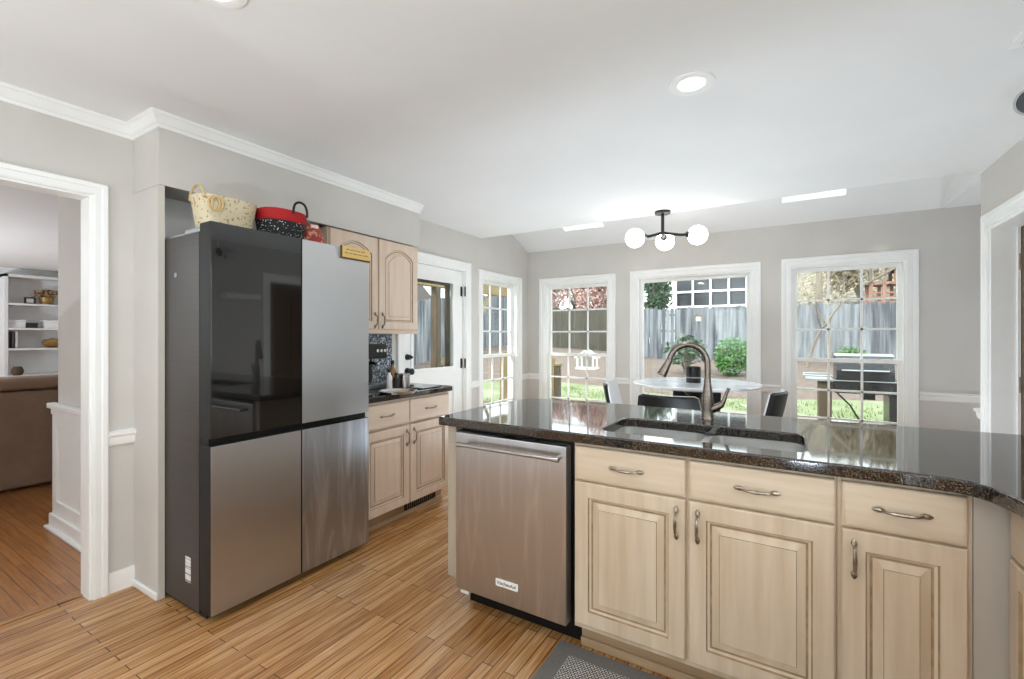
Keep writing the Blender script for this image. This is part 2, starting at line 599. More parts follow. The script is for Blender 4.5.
def struct(o, label=None):
    o['kind'] = 'structure'
    if label:
        o['label'] = label
    return o


def copy_tree(o, parent=None):
    c = o.copy()
    COL.objects.link(c)
    if parent:
        c.parent = parent
    for ch in [x for x in bpy.data.objects if x.parent == o]:
        copy_tree(ch, c)
    return c


def rect(a0, a1, b0, b1):
    return [(a0, b0), (a1, b0), (a1, b1), (a0, b1)]


def rrect(x0, x1, y0, y1, r, n=5):
    out = []
    for cx, cy, a in ((x1 - r, y1 - r, 0), (x0 + r, y1 - r, 90), (x0 + r, y0 + r, 180), (x1 - r, y0 + r, 270)):
        for k in range(n + 1):
            t = R(a + 90 * k / n)
            out.append((cx + r * math.cos(t), cy + r * math.sin(t)))
    return out


# ================================================================= room shell
XL, XR, YB, YN = -2.95, 1.10, 5.263, -2.6      # left wall, right wall, back wall, wall behind the camera
ZC, YE, ZV, XA = 2.40, 4.19, 2.834, 3.2        # ceiling, flat ceiling's end, vault's high edge, right end of the alcove

struct(MB().box(-3.06, XA, YN, YB, -0.12, 0).build('floor', M['floor'], smooth=0))
struct(MB().box(-10.7, -3.06, -3.2, 4.0 - 1.2, -0.12, 0).build('floor_living', M['floor2'], smooth=0))
struct(MB().box(-3.09, -3.03, -0.10, 0.85, 0, 0.006, 0.002).build('trim_threshold', M['floor'], smooth=0))

# ceiling
ce = MB()
ce.box(-3.1, 1.10, YN, YE, ZC, ZC + 0.12)
ce.box(1.141, XA, YE, YB, ZC, ZC + 0.12)
ce.box(1.10, XA, 3.0, YE - 0.001, ZC, ZC + 0.12)
struct(ce.build('ceiling', M['ceil'], smooth=0))
# sloped ceiling with two skylight openings
sl = (ZV - 2.405) / (YB - YE)


def zs(y):
    return 2.405 + sl * (YB - y)


vb = MB()
SK = [(-2.265, -1.785), (-0.065, 0.415)]
SY0, SY1 = 4.30, 4.925
ln = math.hypot(YB - YE, ZV - 2.405)


def slope_pt(x, s, d):
    """x, distance s up the slope from the back wall, d above the surface"""
    c, sn = (YB - YE) / ln, (ZV - 2.405) / ln
    return (x, YB - s * c + d * sn, 2.405 + s * sn + d * c)


tmp = MB().prism(rect(-3.1, 1.14, -0.1, ln + 0.02), 0, 0.30, 'z', holes=[rect(a, b_, (YB - SY1) / (YB - YE) * ln, (YB - SY0) / (YB - YE) * ln) for a, b_ in SK])
tmp.v = [slope_pt(*p) for p in tmp.v]
struct(tmp.build('ceiling_slope', M['ceil'], smooth=0))
struct(MB().prism([(YE, ZC), (YB, 2.405), (YE, ZV)], 1.10, 1.14, 'x').build('wall_gable', M['ceil'], smooth=0))
struct(MB().box(-3.1, 1.14, YE - 0.10, YE, ZC + 0.11, ZV + 0.3).build('wall_header', M['ceil'], smooth=0))
for i, (a, b_) in enumerate(SK):
    s0, s1 = (YB - SY1) / (YB - YE) * ln, (YB - SY0) / (YB - YE) * ln
    k = MB().prism(rect(a - 0.03, b_ + 0.03, s0 - 0.03, s1 + 0.03), 0.28, 0.33, 'z', holes=[rect(a + 0.02, b_ - 0.02, s0 + 0.02, s1 - 0.02)])
    k.v = [slope_pt(*p) for p in k.v]
    fr = struct(k.build('window_%d' % (6 + i), M['trim']))
    k = MB().box(a, b_, s0, s1, 0.295, 0.301)
    k.v = [slope_pt(*p) for p in k.v]
    k.build('pane', M['glass'], fr)

# walls
WT = 0.14
LD = (-0.10, 0.85, 2.0)            # doorway to the living room
BD = (2.985, 3.892, 2.005)         # back door
LW = (4.21, 4.985, 0.20, 1.965)    # window beside the back door
struct(MB().prism([(YN, 0), (LD[0], 0), (LD[0], LD[2]), (LD[1], LD[2]), (LD[1], 0), (BD[0], 0), (BD[0], BD[2]), (BD[1], BD[2]), (BD[1], 0),
                   (YB + WT, 0), (YB + WT, 2.405), (YB, 2.405), (YE, ZV), (YE, ZC), (YN, ZC)], XL - 0.11, XL, 'x',
                  holes=[rect(LW[0], LW[1], LW[2], LW[3])]).build('wall_left', M['wall'], smooth=0))
W1 = (-2.695, -1.848, 0.20, 1.965)
W2 = (-1.504, -0.334, 0.20, 1.975)
W3 = (0.012, 0.876, 0.20, 1.982)
struct(MB().prism(rect(XL, XA, -0.1, 2.405), YB, YB + WT, 'y', holes=[rect(*w) for w in (W1, W2, W3)]).build('wall_back', M['wall'], smooth=0))
RD = (3.285, 4.115, 2.01)          # doorway in the right wall
struct(MB().prism([(YN, 0), (RD[0], 0), (RD[0], RD[2]), (RD[1], RD[2]), (RD[1], 0), (4.275, 0), (4.275, ZC), (YN, ZC)], XR, XR + 0.18, 'x', holes=[rect(-1.7, 1.5, 1.0, 2.15)]).build('wall_right', M['wall'], smooth=0))
k = MB().prism(rect(-1.7, 1.5, 1.0, 2.15), XR + 0.06, XR + 0.12, 'x', holes=[rect(-1.64 + q * 1.05, -0.64 + q * 1.05, 1.06, 2.09) for q in range(3)])
rw = struct(k.build('window_8', M['trim'], smooth=0), 'added wide window over the right counter, out of view, for fill daylight')  # unseen window added to send side daylight onto the soffit
MB().box(XR + 0.088, XR + 0.092, -1.65, 1.47, 1.05, 2.10).build('pane', M['glass'], rw, smooth=0)
struct(MB().box(XR + 0.18, XA, 4.15, 4.275, 0, ZC).build('wall_alcove', M['wall'], smooth=0))
struct(MB().box(XA, XA + 0.1, 4.15, YB + WT, 0, ZC + 0.1).build('wall_alcove_end', M['wall'], smooth=0))
struct(MB().prism(rect(-3.1, XR + 0.13, 0, ZC), YN - 0.1, YN, 'y', holes=[rect(-1.8, -0.2, 0.9, 2.1)]).build('wall_near', M['wall'], smooth=0))
k = MB().prism(rect(-1.8, -0.2, 0.9, 2.1), YN - 0.08, YN - 0.03, 'y', holes=[rect(-1.72, -1.04, 0.98, 2.02), rect(-0.96, -0.28, 0.98, 2.02)])
nw = struct(k.build('window_5', M['trim'], smooth=0), 'added wide glazed opening behind the camera for fill daylight')  # unseen opening added to let more daylight into the kitchen
MB().box(-1.73, -0.27, YN - 0.057, YN - 0.053, 0.97, 2.03).build('pane', M['glass'], nw, smooth=0)

# soffit over the fridge and upper cabinets
SX, SY, SYE, SZ = -2.655, 1.02, 2.872, 2.068
struct(MB().box(XL, SX, SY, SYE, SZ, ZC).build('wall_soffit', M['wall'], smooth=0))
struct(MB().box(SX - 0.012, SX + 0.004, SY + 0.03, SYE, SZ - 0.016, SZ).box(XL, SX + 0.004, SY - 0.004, SY + 0.03, SZ - 0.016, SZ).build('trim_soffit', M['wall'], smooth=0))

struct(MB().box(XL + 0.0005, XL + 0.008, 1.048, 1.985, 0.1, SZ - 0.001).build('alcove_bright_liner', M['trim'], smooth=0))  # white liner added to brighten the dim recess around the refrigerator
# crown: outward = left of travel
cp = [(0.0, 2.332), (0.009, 2.332), (0.012, 2.345), (0.022, 2.352), (0.040, 2.383), (0.047, 2.386), (0.050, 2.3995), (0.0, 2.3995)]
struct(MB().sweep([(SX, SYE), (SX, SY), (XL, SY), (XL, YN)], [(-o if False else o, z) for o, z in cp]).build('trim_crown', M['trim'], smooth=20))


def baseboard(name, path, h=0.10, t=0.014):
    return struct(MB().sweep(path, [(0, 0), (t, 0), (t, h - 0.02), (t * 0.5, h), (0, h)]).build(name, M['trim'], smooth=20))


def chair_rail(name, path):
    return struct(MB().sweep(path, [(0, 0.748), (0.012, 0.748), (0.018, 0.765), (0.020, 0.790), (0.030, 0.800), (0.030, 0.815), (0, 0.822)]).build(name, M['trim'], smooth=20))


# left wall pieces: travel towards -y keeps +x on the left
chair_rail('trim_rail_1', [(XL, SY), (XL, 0.911)])
baseboard('baseboard_left', [(XL, SY), (XL, 0.911)])
chair_rail('trim_rail_2', [(XL, 4.127), (XL, 3.978)])
baseboard('baseboard_left_2', [(XL, 4.127), (XL, 3.978)])
chair_rail('trim_rail_3', [(-2.785, YB), (XL, YB), (XL, 5.07)])
baseboard('baseboard_back', [(-1.594, YB), (-1.758, YB)])
chair_rail('trim_rail_4', [(-1.594, YB), (-1.758, YB)])
chair_rail('trim_rail_5', [(-0.078, YB), (-0.244, YB)])
chair_rail('trim_rail_6', [(XA, YB), (0.966, YB)])
chair_rail('trim_rail_7', [(XR, 4.20), (XR, 4.275), (1.6, 4.275)])


def casing(mb, a0, a1, z1, w, P, floor=True, z0=0.0):
    """profiled casing around an opening a0..a1; P(a, z, d): d = distance into the room"""
    prof = [(0.0, 0.012), (0.010, 0.016), (w * 0.55, 0.016), (w * 0.62, 0.022), (w * 0.9, 0.024), (w, 0.018), (w, 0.0), (0, 0)]
    zb = 0.0 if floor else z0
    loops = []
    corners = [(a0, zb, -1, 0 if floor else -1), (a0, z1, -1, 1), (a1, z1, 1, 1), (a1, zb, 1, 0 if floor else -1)]
    for a, z, sa, sz in corners:
        loops.append([P(a + sa * o, z + sz * o, d) for o, d in prof])
    mb.loft(loops, closed=not floor)


def PX(x, sgn=1):
    return lambda a, z, d: (x + sgn * d, a, z)


def PYb(a, z, d):
    return (a, YB - d, z)


def jamb_lining(mb, a0, a1, z0, z1, P, depth, t=0.012, floor=True):
    """lining on the faces of an opening, thickness t into the opening, running depth outwards"""
    lo = [(a0, z0), (a1, z0), (a1, z1), (a0, z1)]
    li = [(a0 + t, z0 if floor else z0 + t), (a1 - t, z0 if floor else z0 + t), (a1 - t, z1 - t), (a0 + t, z1 - t)]
    pts = [[P(a, z, 0.0) for a, z in lo], [P(a, z, 0.0) for a, z in li], [P(a, z, -depth) for a, z in li], [P(a, z, -depth) for a, z in lo]]
    n = 4
    for j in range(n):
        if floor and j == 0:
            continue
        j2 = (j + 1) % n
        for q in range(4):
            A, B = pts[q], pts[(q + 1) % 4]
            mb.add([A[j], A[j2], B[j2], B[j]], [(0, 1, 2, 3)])


# doorway to the living room
k = MB()
casing(k, LD[0], LD[1], LD[2], 0.062, PX(XL))
casing(k, LD[0], LD[1], LD[2], 0.062, PX(XL - 0.11, -1))
jamb_lining(k, LD[0], LD[1], 0, LD[2], PX(XL), 0.11, 0.010)
struct(k.build('door_1', M['trim'], smooth=20), 'white cased opening between kitchen and living room')


# ---- windows
def window(idx, a0, a1, z0, z1, P, double=True, cols=3, rows=3, zm=1.075, label=None):
    k = MB()
    casing(k, a0, a1, z1, 0.086, P, floor=False, z0=z0)
    jamb_lining(k, a0, a1, z0, z1, P, WT, 0.014, floor=False)
    root = struct(k.build('window_%d' % idx, M['trim'], smooth=20), label)

    def B(mb, p0, p1, q0, q1, d0, d1):
        c0, c1 = P(p0, q0, d0), P(p1, q1, d1)
        mb.box(min(c0[0], c1[0]), max(c0[0], c1[0]), min(c0[1], c1[1]), max(c0[1], c1[1]), q0, q1)

    a0, a1, z0, z1 = a0 + 0.014, a1 - 0.014, z0 + 0.014, z1 - 0.014
    if double:
        sashes = [('sash', zm - 0.02, z1, -0.098, -0.068), ('sash', z0, zm + 0.02, -0.066, -0.036)]
    else:
        sashes = [('sash', z0, z1, -0.095, -0.055)]
    st = 0.036
    for nm, q0, q1, d0, d1 in sashes:
        k = MB()
        B(k, a0, a0 + st, q0, q1, d0, d1)
        B(k, a1 - st, a1, q0, q1, d0, d1)
        B(k, a0 + st, a1 - st, q0, q0 + (st if double else st), d0, d1)
        B(k, a0 + st, a1 - st, q1 - st, q1, d0, d1)
        s = k.build(nm, M['trim'], root, smooth=0)
        dm = (d0 + d1) / 2
        if double:
            mu = MB()
            for i in range(1, cols):
                a = a0 + st + (a1 - a0 - 2 * st) * i / cols
                B(mu, a - 0.009, a + 0.009, q0 + st, q1 - st, dm - 0.008, dm + 0.008)
            for j in range(1, rows):
                z = q0 + st + (q1 - q0 - 2 * st) * j / rows
                B(mu, a0 + st, a1 - st, z - 0.009, z + 0.009, dm - 0.008, dm + 0.008)
            mu.build('muntins', M['trim'], s, smooth=0)
        g = MB()
        B(g, a0 + st * 0.8, a1 - st * 0.8, q0 + st * 0.8, q1 - st * 0.8, dm - 0.002, dm + 0.002)
        g.build('pane', M['glass'], s, smooth=0)
    return root


window(1, *LW, PX(XL), label='narrow double-hung window beside the back door')
window(2, *W1, PYb, label='left double-hung window in back wall')
window(3, *W2, PYb, double=False, label='wide picture window behind the dining table')
window(4, *W3, PYb, label='right double-hung window looking onto the grill')

# ---- back door (in the left wall)
k = MB()
casing(k, BD[0], BD[1], BD[2], 0.086, PX(XL))
jamb_lining(k, BD[0], BD[1], 0, BD[2], PX(XL), 0.11, 0.012)
dr = struct(k.build('door_2', M['trim'], smooth=20), 'white back door with a large glass light')
y0, y1 = BD[0] + 0.015, BD[1] - 0.015
gy0, gy1, gz0, gz1 = 3.125, 3.735, 0.985, 1.86
leaf = MB().prism(rect(y0, y1, 0.012, BD[2] - 0.015), XL - 0.075, XL - 0.03, 'x', holes=[rect(gy0, gy1, gz0, gz1), rect(gy0, 3.40, 0.18, 0.80), rect(3.47, gy1, 0.18, 0.80)])
leaf = leaf.build('door_leaf', M['trim'], dr, smooth=0)
k = MB()
for a, b_ in ((gy0, 3.40), (3.47, gy1)):
    k.box(XL - 0.066, XL - 0.045, a - 0.004, b_ + 0.004, 0.176, 0.804)
    k.box(XL - 0.050, XL - 0.036, a + 0.05, b_ - 0.05, 0.23, 0.75, 0.006)
k.build('raised_panel', M['trim'], leaf, smooth=0)
k = MB().prism(rect(gy0 - 0.02, gy1 + 0.02, gz0 - 0.02, gz1 + 0.02), XL - 0.034, XL - 0.022, 'x', holes=[rect(gy0 + 0.012, gy1 - 0.012, gz0 + 0.012, gz1 - 0.012)])
k.build('glazing_bead', M['trim'], leaf, smooth=0)
MB().box(XL - 0.054, XL - 0.050, gy0 - 0.004, gy1 + 0.004, gz0 - 0.004, gz1 + 0.004).build('pane', M['glass'], leaf, smooth=0)
k = MB().prism(rect(gy0 - 0.01, gy1 + 0.01, 0.3, gz1 + 0.02), XL - 0.105, XL - 0.085, 'x', holes=[rect(gy0 + 0.03, gy1 - 0.055, 0.36, gz1 - 0.03)])
k.build('storm_frame', M['old_wood'], dr, smooth=0)
for z in (1.78, 1.02, 0.25):
    MB().cyl((XL + 0.004, y1 + 0.008, z - 0.05), (XL + 0.004, y1 + 0.008, z + 0.05), 0.008).box(XL - 0.032, XL - 0.026, y1 - 0.03, y1, z - 0.05, z + 0.05).build('hinge', M['black'], dr)
for z, nm in ((1.115, 'deadbolt'), (0.985, 'door_knob')):
    k = MB()
    r = 0.027 if nm == 'deadbolt' else 0.033
    k.tube([(XL - 0.030, 3.06, z), (XL - 0.018, 3.06, z), (XL - 0.012, 3.06, z), (XL + 0.012, 3.06, z), (XL + 0.016, 3.06, z), (XL + 0.035, 3.06, z), (XL + 0.040, 3.06, z)],
           [r, r, 0.012, 0.012, r * 0.9, r * 0.9, r * 0.6] if nm == 'door_knob' else [r, r, r * 0.9, r * 0.8, r * 0.4, r * 0.4, r * 0.3], 18)
    k.build(nm, M['black'], dr)

# ---- door in the right wall
k = MB()
casing(k, RD[0], RD[1], RD[2], 0.086, PX(XR, -1))
jamb_lining(k, RD[0], RD[1], 0, RD[2], PX(XR, -1), 0.18, 0.02)
k.box(XR + 0.117, XR + 0.130, RD[1] - 0.034, RD[1] - 0.02, 0, RD[2] - 0.02)
rdoor = struct(k.build('door_3', M['trim'], smooth=20), 'doorway with white casing in the right wall')
dl = MB().prism(rect(RD[0] + 0.023, RD[1] - 0.023, 0.01, RD[2] - 0.023), XR + 0.132, XR + 0.170, 'x',
                holes=[rect(a, a + 0.27, z0_, z1_) for a in (RD[0] + 0.13, RD[0] + 0.45) for z0_, z1_ in ((0.25, 0.85), (1.0, 1.85))]).build('door_leaf', M['brown_door'], rdoor, smooth=0)
k = MB()
for a in (RD[0] + 0.13, RD[0] + 0.45):
    for z0_, z1_ in ((0.25, 0.85), (1.0, 1.85)):
        k.box(XR + 0.147, XR + 0.162, a - 0.003, a + 0.273, z0_ - 0.003, z1_ + 0.003)
        k.box(XR + 0.138, XR + 0.150, a + 0.04, a + 0.23, z0_ + 0.04, z1_ - 0.04, 0.005)
k.build('raised_panel', M['brown_door'], dl, smooth=0)
for z in (1.77, 1.0, 0.25):
    MB().cyl((XR + 0.125, RD[1] - 0.028, z - 0.05), (XR + 0.125, RD[1] - 0.028, z + 0.05), 0.007).build('hinge', M['nickel'], rdoor)
MB().tube([(XR + 0.132, RD[0] + 0.085, 0.95), (XR + 0.117, RD[0] + 0.085, 0.95), (XR + 0.102, RD[0] + 0.085, 0.95), (XR + 0.077, RD[0] + 0.085, 0.95)], [0.03, 0.012, 0.028, 0.02], 16).build('door_knob', M['nickel'], rdoor)
# white shelf plank on the right wall (seen mirrored in the fridge's glass)
sh = thing('wall_shelf', 'white floating plank shelf on the right wall', 'shelf', (XR, 2.95, 1.74))
MB().box(XR - 0.12, XR, 2.72, 3.12, 1.745, 1.80, 0.004).build('shelf_board', M['trim'], sh)

# ================================================================= living room beyond the doorway
struct(MB().box(-4.287, -3.06, 1.06, 1.18, 0, ZC).build('wall_living_stub', M['wall'], smooth=0))
k = MB()
k.box(-4.30, -3.06, 1.046, 1.06, 0.10, 0.82)
struct(k.build('trim_wainscot', M['trim'], smooth=0))
k = MB()
k.box(-4.335, -3.06, 1.012, 1.06, 0.815, 0.85, 0.006)
k.box(-4.315, -3.06, 1.030, 1.06, 0.775, 0.815)
k.box(-4.30, -4.225, 1.034, 1.046, 0.10, 0.775)
k.box(-3.78, -3.70, 1.034, 1.046, 0.10, 0.775)
k.box(-4.225, -3.78, 1.034, 1.046, 0.10, 0.19)
k.box(-4.225, -3.78, 1.034, 1.046, 0.69, 0.775)
struct(k.build('trim_wainscot_frame', M['trim'], smooth=0))
struct(MB().box(-4.32, -3.06, 1.02, 1.06, 0, 0.10, 0.004).box(-4.345, -3.06, 1.0, 1.06, 0, 0.018, 0.004).build('baseboard_living', M['trim'], smooth=0))
struct(MB().box(-10.7, -3.06, -3.2, 2.8, ZC, ZC + 0.1).build('ceiling_living', M['ceil'], smooth=0))
struct(MB().box(-10.8, -10.7, -3.2, 2.9, 0, ZC).build('wall_living_far', M['wall'], smooth=0))
struct(MB().box(-10.7, -3.06, 2.8, 2.9, 0, ZC).build('wall_living_right', M['wall'], smooth=0))
struct(MB().prism(rect(-10.7, -3.06, 0, ZC), -3.3, -3.2, 'y', holes=[rect(-9.0, -6.6, 0.4, 2.1)]).build('wall_living_left', M['wall'], smooth=0))
struct(MB().sweep([(-10.7, 2.8), (-10.7, -3.2)], [(0, 2.28), (0.02, 2.28), (0.09, 2.38), (0.09, 2.399), (0, 2.399)]).build('trim_crown_living', M['trim'], smooth=20))

# built-in bookcase on the far living room wall
BX0, BX1, BY0, BY1 = -10.695, -10.36, 1.955, 2.795
bk = thing('bookcase', 'white built-in bookcase on the far living room wall', 'bookcase', (-10.5, 2.3, 0))
k = MB()
for y in (BY0, BY1 - 0.04):
    k.box(BX0, BX1, y, y + 0.04, 0, 2.28)
k.box(BX0, BX1, BY0, BY1, 2.24, 2.28)
k.build('side_panel', M['bookwhite'], bk, smooth=0)
MB().box(BX0, BX0 + 0.02, BY0 + 0.04, BY1 - 0.04, 0.7, 2.24).build('back_panel', M['bookwhite'], bk, smooth=0)
SHZ = [1.83, 1.44, 1.12]
for z in SHZ:
    MB().box(BX0 + 0.02, BX1, BY0 + 0.04, BY1 - 0.04, z - 0.03, z).build('shelf', M['bookwhite'], bk, smooth=0)
k = MB().box(BX0, BX1 + 0.12, BY0, BY1, 0, 0.66).box(BX0, BX1 + 0.15, BY0 - 0.02, BY1, 0.66, 0.70)
k.build('base_cupboard', M['bookwhite'], bk, smooth=0)


def shelf_obj(u, v):
    """x on the shelf front, y from a bearing in metres along the bookcase"""
    return BX1 - 0.16, u, v


fx = BX1 - 0.15
pf = thing('picture_frame', 'small dark picture frame leaning on the top bookcase shelf', 'picture frame', (fx, 2.27, 1.83))
MB().prism(rect(2.20, 2.33, 1.832, 1.94), fx - 0.01, fx + 0.01, 'x', holes=[rect(2.222, 2.308, 1.852, 1.92)]).build('frame', M['dark_box'], pf, smooth=0)
MB().box(fx - 0.006, fx + 0.002, 2.22, 2.31, 1.85, 1.922).build('picture', M['white_plastic'], pf, smooth=0)
fb = thing('flower_basket', 'round basket of dried brown flowers on the top bookcase shelf', 'basket', (fx, 2.46, 1.83))
MB().lathe([(0.075, 0.001), (0.085, 0.05), (0.09, 0.12), (0.08, 0.12), (0.07, 0.02)], (fx, 2.46, 1.83)).build('pot', M['gold'], fb)
k = MB()
for i in range(120):
    a = random.uniform(0, 2 * math.pi)
    rr = random.uniform(0, 0.16)
    k.sphere((fx + rr * math.cos(a) * 0.7, 2.46 + rr * math.sin(a), 1.99 + random.uniform(-0.04, 0.09) * (1 - rr * 2)), random.uniform(0.012, 0.024), u=6, v=4)
fl = k.build('flowers', M['flower_dry'], fb)
fl['kind'] = 'stuff'
for i, (y, w, h, m, lb) in enumerate([(2.10, 0.20, 0.13, 'bookwhite', 'white storage box at left of the middle bookcase shelf'),
                                      (2.275, 0.13, 0.085, 'dark_box', 'small dark keepsake box on the middle bookcase shelf'),
                                      (2.52, 0.22, 0.13, 'white_plastic', 'white storage box under the dried flowers, middle bookcase shelf')]):
    t = thing('storage_box', lb, 'box', (fx, y, 1.44))
    MB().box(fx - 0.08, fx + 0.08, y - w / 2, y + w / 2, 1.441, 1.44 + h * 0.75, 0.004).build('box_body', M[m], t)
    MB().box(fx - 0.084, fx + 0.084, y - w / 2 - 0.004, y + w / 2 + 0.004, 1.44 + h * 0.75, 1.44 + h, 0.004).build('lid', M[m], t)
for i, (y, w, h, m, lb) in enumerate([(2.02, 0.035, 0.25, 'dark_box', 'dark upright book leftmost on the low bookcase shelf'),
                                      (2.062, 0.03, 0.265, 'fence', 'grey upright book second from left on low bookcase shelf'),
                                      (2.10, 0.032, 0.26, 'white_plastic', 'white upright book at right of the dark and grey books')]):
    t = thing('book', lb, 'book', (fx, y, 1.12), group='books on the low bookcase shelf')
    k = MB().box(fx - 0.08, fx + 0.075, y - w / 2, y - w / 2 + 0.003, 1.121, 1.12 + h).box(fx - 0.08, fx + 0.075, y + w / 2 - 0.003, y + w / 2, 1.121, 1.12 + h).box(fx + 0.07, fx + 0.075, y - w / 2, y + w / 2, 1.121, 1.12 + h)
    k.build('cover', M[m], t, smooth=0)
    MB().box(fx - 0.076, fx + 0.069, y - w / 2 + 0.003, y + w / 2 - 0.003, 1.126, 1.12 + h - 0.006).build('pages', M['white_plastic'], t, smooth=0)
k = MB().lathe([(0.05, 0.001), (0.11, 0.04), (0.135, 0.09), (0.11, 0.135), (0.04, 0.15), (0.015, 0.16)], (fx, 2.53, 1.12), seg=24)
tag(k.build('wicker_orb', M['gold']), 'golden rounded wicker pot on the low bookcase shelf', 'decoration')
k = MB().lathe([(0.045, 0.001), (0.068, 0.04), (0.07, 0.08), (0.055, 0.12), (0.045, 0.135), (0.04, 0.135)], (-10.285, 2.08, 0.701), seg=24)
tag(k.build('vase', M['old_wood']), 'squat brown vase on the bookcase base cupboard behind the sofa', 'vase')

# sofa, back towards us
so = thing('sofa', 'brown suede sofa with its back towards the doorway', 'sofa', (-5.98, 0.6, 0))
MB().box(-5.75, -5.55, -0.7, 1.95, 0.02, 0.84, 0.03, 3).build('back_panel', M['sofa'], so)
MB().box(-5.82, -5.53, -0.72, 1.97, 0.845, 0.955, 0.045, 4).build('back_cushion', M['sofa'], so)
MB().box(-6.45, -5.752, -0.6, 1.85, 0.06, 0.45, 0.04, 3).build('seat', M['sofa'], so)
for y in (-0.72, 1.75):
    MB().box(-6.47, -5.752, y, y + 0.2, 0.03, 0.64, 0.05, 3).build('armrest', M['sofa'], so)

# ================================================================= cabinet builders (local: width along x, front towards -y)
def door_mesh(x0, z0, w, h, y, t=0.02, arch=0.0, rail=0.058):
    """raised-panel door, front face at y"""
    N = 14

    def loop(ins, d, a):
        l, r_, b_, tp = x0 + ins, x0 + w - ins, z0 + ins, z0 + h - ins
        pts = [(l, y + d, b_), (r_, y + d, b_)]
        hw = (r_ - l) / 2
        for i in range(N + 1):
            x = r_ - (r_ - l) * i / N
            s = (x - (l + r_) / 2) / hw
            drop = a * (1 - math.cos(min(1, abs(s) * 1.0) * math.pi / 2) ** 0.9) if a else 0
            pts.append((x, y + d, tp - drop))
        return pts
    lp = [loop(0, t, 0), loop(0, 0.004, 0), loop(0.004, 0, 0), loop(rail, 0, arch), loop(rail + 0.0035, 0.007, arch), loop(rail + 0.011, 0.0105, arch),
          loop(rail + 0.018, 0.0110, arch), loop(rail + 0.042, 0.0035, arch), loop(rail + 0.0438, 0.0012, arch), loop(rail + 0.047, 0.0010, arch)]
    return MB().loft(lp)


def slab_mesh(x0, z0, w, h, y, t=0.02):
    def loop(ins, d):
        return [(x0 + ins, y + d, z0 + ins), (x0 + w - ins, y + d, z0 + ins), (x0 + w - ins, y + d, z0 + h - ins), (x0 + ins, y + d, z0 + h - ins)]
    return MB().loft([loop(0, t), loop(0, 0.007), loop(0.003, 0.003), loop(0.010, 0.0), loop(0.014, 0.0)])


def pull(cx, cz, y, vertical, L=None):
    """bow pull with leaf-shaped ends"""
    L = L or (0.122 if vertical else 0.138)
    def P(a, out):
        return (cx, y - out, cz + a) if vertical else (cx + a, y - out, cz)
    pts, rr = [], []
    for i in range(13):
        s = -1 + 2 * i / 12
        pts.append(P(s * L * 0.36, 0.006 + 0.022 * (1 - s ** 4)))
        rr.append(0.0048 + 0.0012 * math.cos(s * 3))
    k = MB().tube(pts, rr, 8)
    for sg in (-1, 1):
        k.tube([P(sg * L * 0.28, 0.003), P(sg * L * 0.36, 0.005), P(sg * L * 0.44, 0.004), P(sg * L * 0.5, 0.002)], [0.003, 0.0085, 0.007, 0.002], 8)
    return k


def glaze(o, n, rings):
    """brown glaze left in the moulding grooves of a door"""
    o.data.materials.append(M['glaze'])
    for r_ in rings:
        for j in range(n):
            o.data.polygons[r_ * n + j].material_index = 1


def cab_door(root, x0, z0, w, h, y, m, side, arch=0.0, hz=None, top=True):
    d = door_mesh(x0, z0, w, h, y, arch=arch).build('door', m, root, smooth=28, world=False)
    glaze(d, 17, (3, 5, 7))
    hx = x0 + w - 0.03 if side == 'r' else x0 + 0.03
    hz = hz if hz is not None else (z0 + h - 0.085 if top else z0 + 0.085)
    pull(hx, hz, y, True).build('handle', M['nickel'], d, world=False)
    return d


def cab_drawer(root, x0, z0, w, h, y, m):
    d = slab_mesh(x0, z0, w, h, y).build('drawer', m, root, smooth=28, world=False)
    pull(x0 + w / 2, z0 + h / 2, y, False).build('handle', M['nickel'], d, world=False)
    return d


def carcass(root, w, depth, z0, z1, m, kick=True):
    """body with face frame: front at y=0"""
    k = MB().box(0, 0.018, 0.02, depth, z0, z1).box(w - 0.018, w, 0.02, depth, z0, z1).box(0.018, w - 0.018, 0.02, depth, z0, z0 + 0.018)
    k.box(0.018, w - 0.018, depth - 0.012, depth, z0 + 0.018, z1)
    n = max(1, round(w / 0.45))
    hs = []
    for i in range(n):
        a, b_ = w * i / n + (0.03 if i == 0 else 0.02), w * (i + 1) / n - (0.03 if i == n - 1 else 0.02)
        hs += [rect(a, b_, z0 + 0.03, 0.68), rect(a, b_, 0.73, z1 - 0.03)]
    k.prism(rect(0, w, z0, z1), 0.0, 0.02, 'y', holes=hs)
    k.build('body', m, root, smooth=0, world=False)
    if kick:
        MB().box(0, w, 0.075, 0.095, 0, z0).box(0, w, 0.06, 0.075, 0, 0.035, 0.004).build('toe_kick', M['maple_dark'], root, smooth=0, world=False)


# ================================================================= peninsula
FY = 1.74     # face frame plane
DF = -0.02    # door fronts, local
ct = 0.872

c1 = thing('sink_cabinet', 'double-door maple sink cabinet below the sink, beside the dishwasher', 'cabinet', (-0.756, FY, 0))
carcass(c1, 0.880, 0.60, 0.115, ct, M['maple'])
cab_drawer(c1, 0.007, 0.722, 0.428, 0.136, DF, M['maple_h'])
cab_drawer(c1, 0.447, 0.722, 0.428, 0.136, DF, M['maple_h'])
cab_door(c1, 0.007, 0.140, 0.428, 0.574, DF, M['maple'], 'r')
cab_door(c1, 0.447, 0.140, 0.428, 0.574, DF, M['maple'], 'l')
c2 = thing('base_cabinet', 'narrow single-door maple cabinet at the peninsula corner, right of sink cabinet', 'cabinet', (0.1255, FY, 0))
carcass(c2, 0.305, 0.60, 0.115, ct, M['maple'])
cab_drawer(c2, 0.010, 0.722, 0.283, 0.136, DF, M['maple_h'])
cab_door(c2, 0.010, 0.140, 0.283, 0.574, DF, M['maple'], 'l')
k = MB().box(0.4315, 0.515, FY - 0.006, FY + 0.6, 0.0, ct)
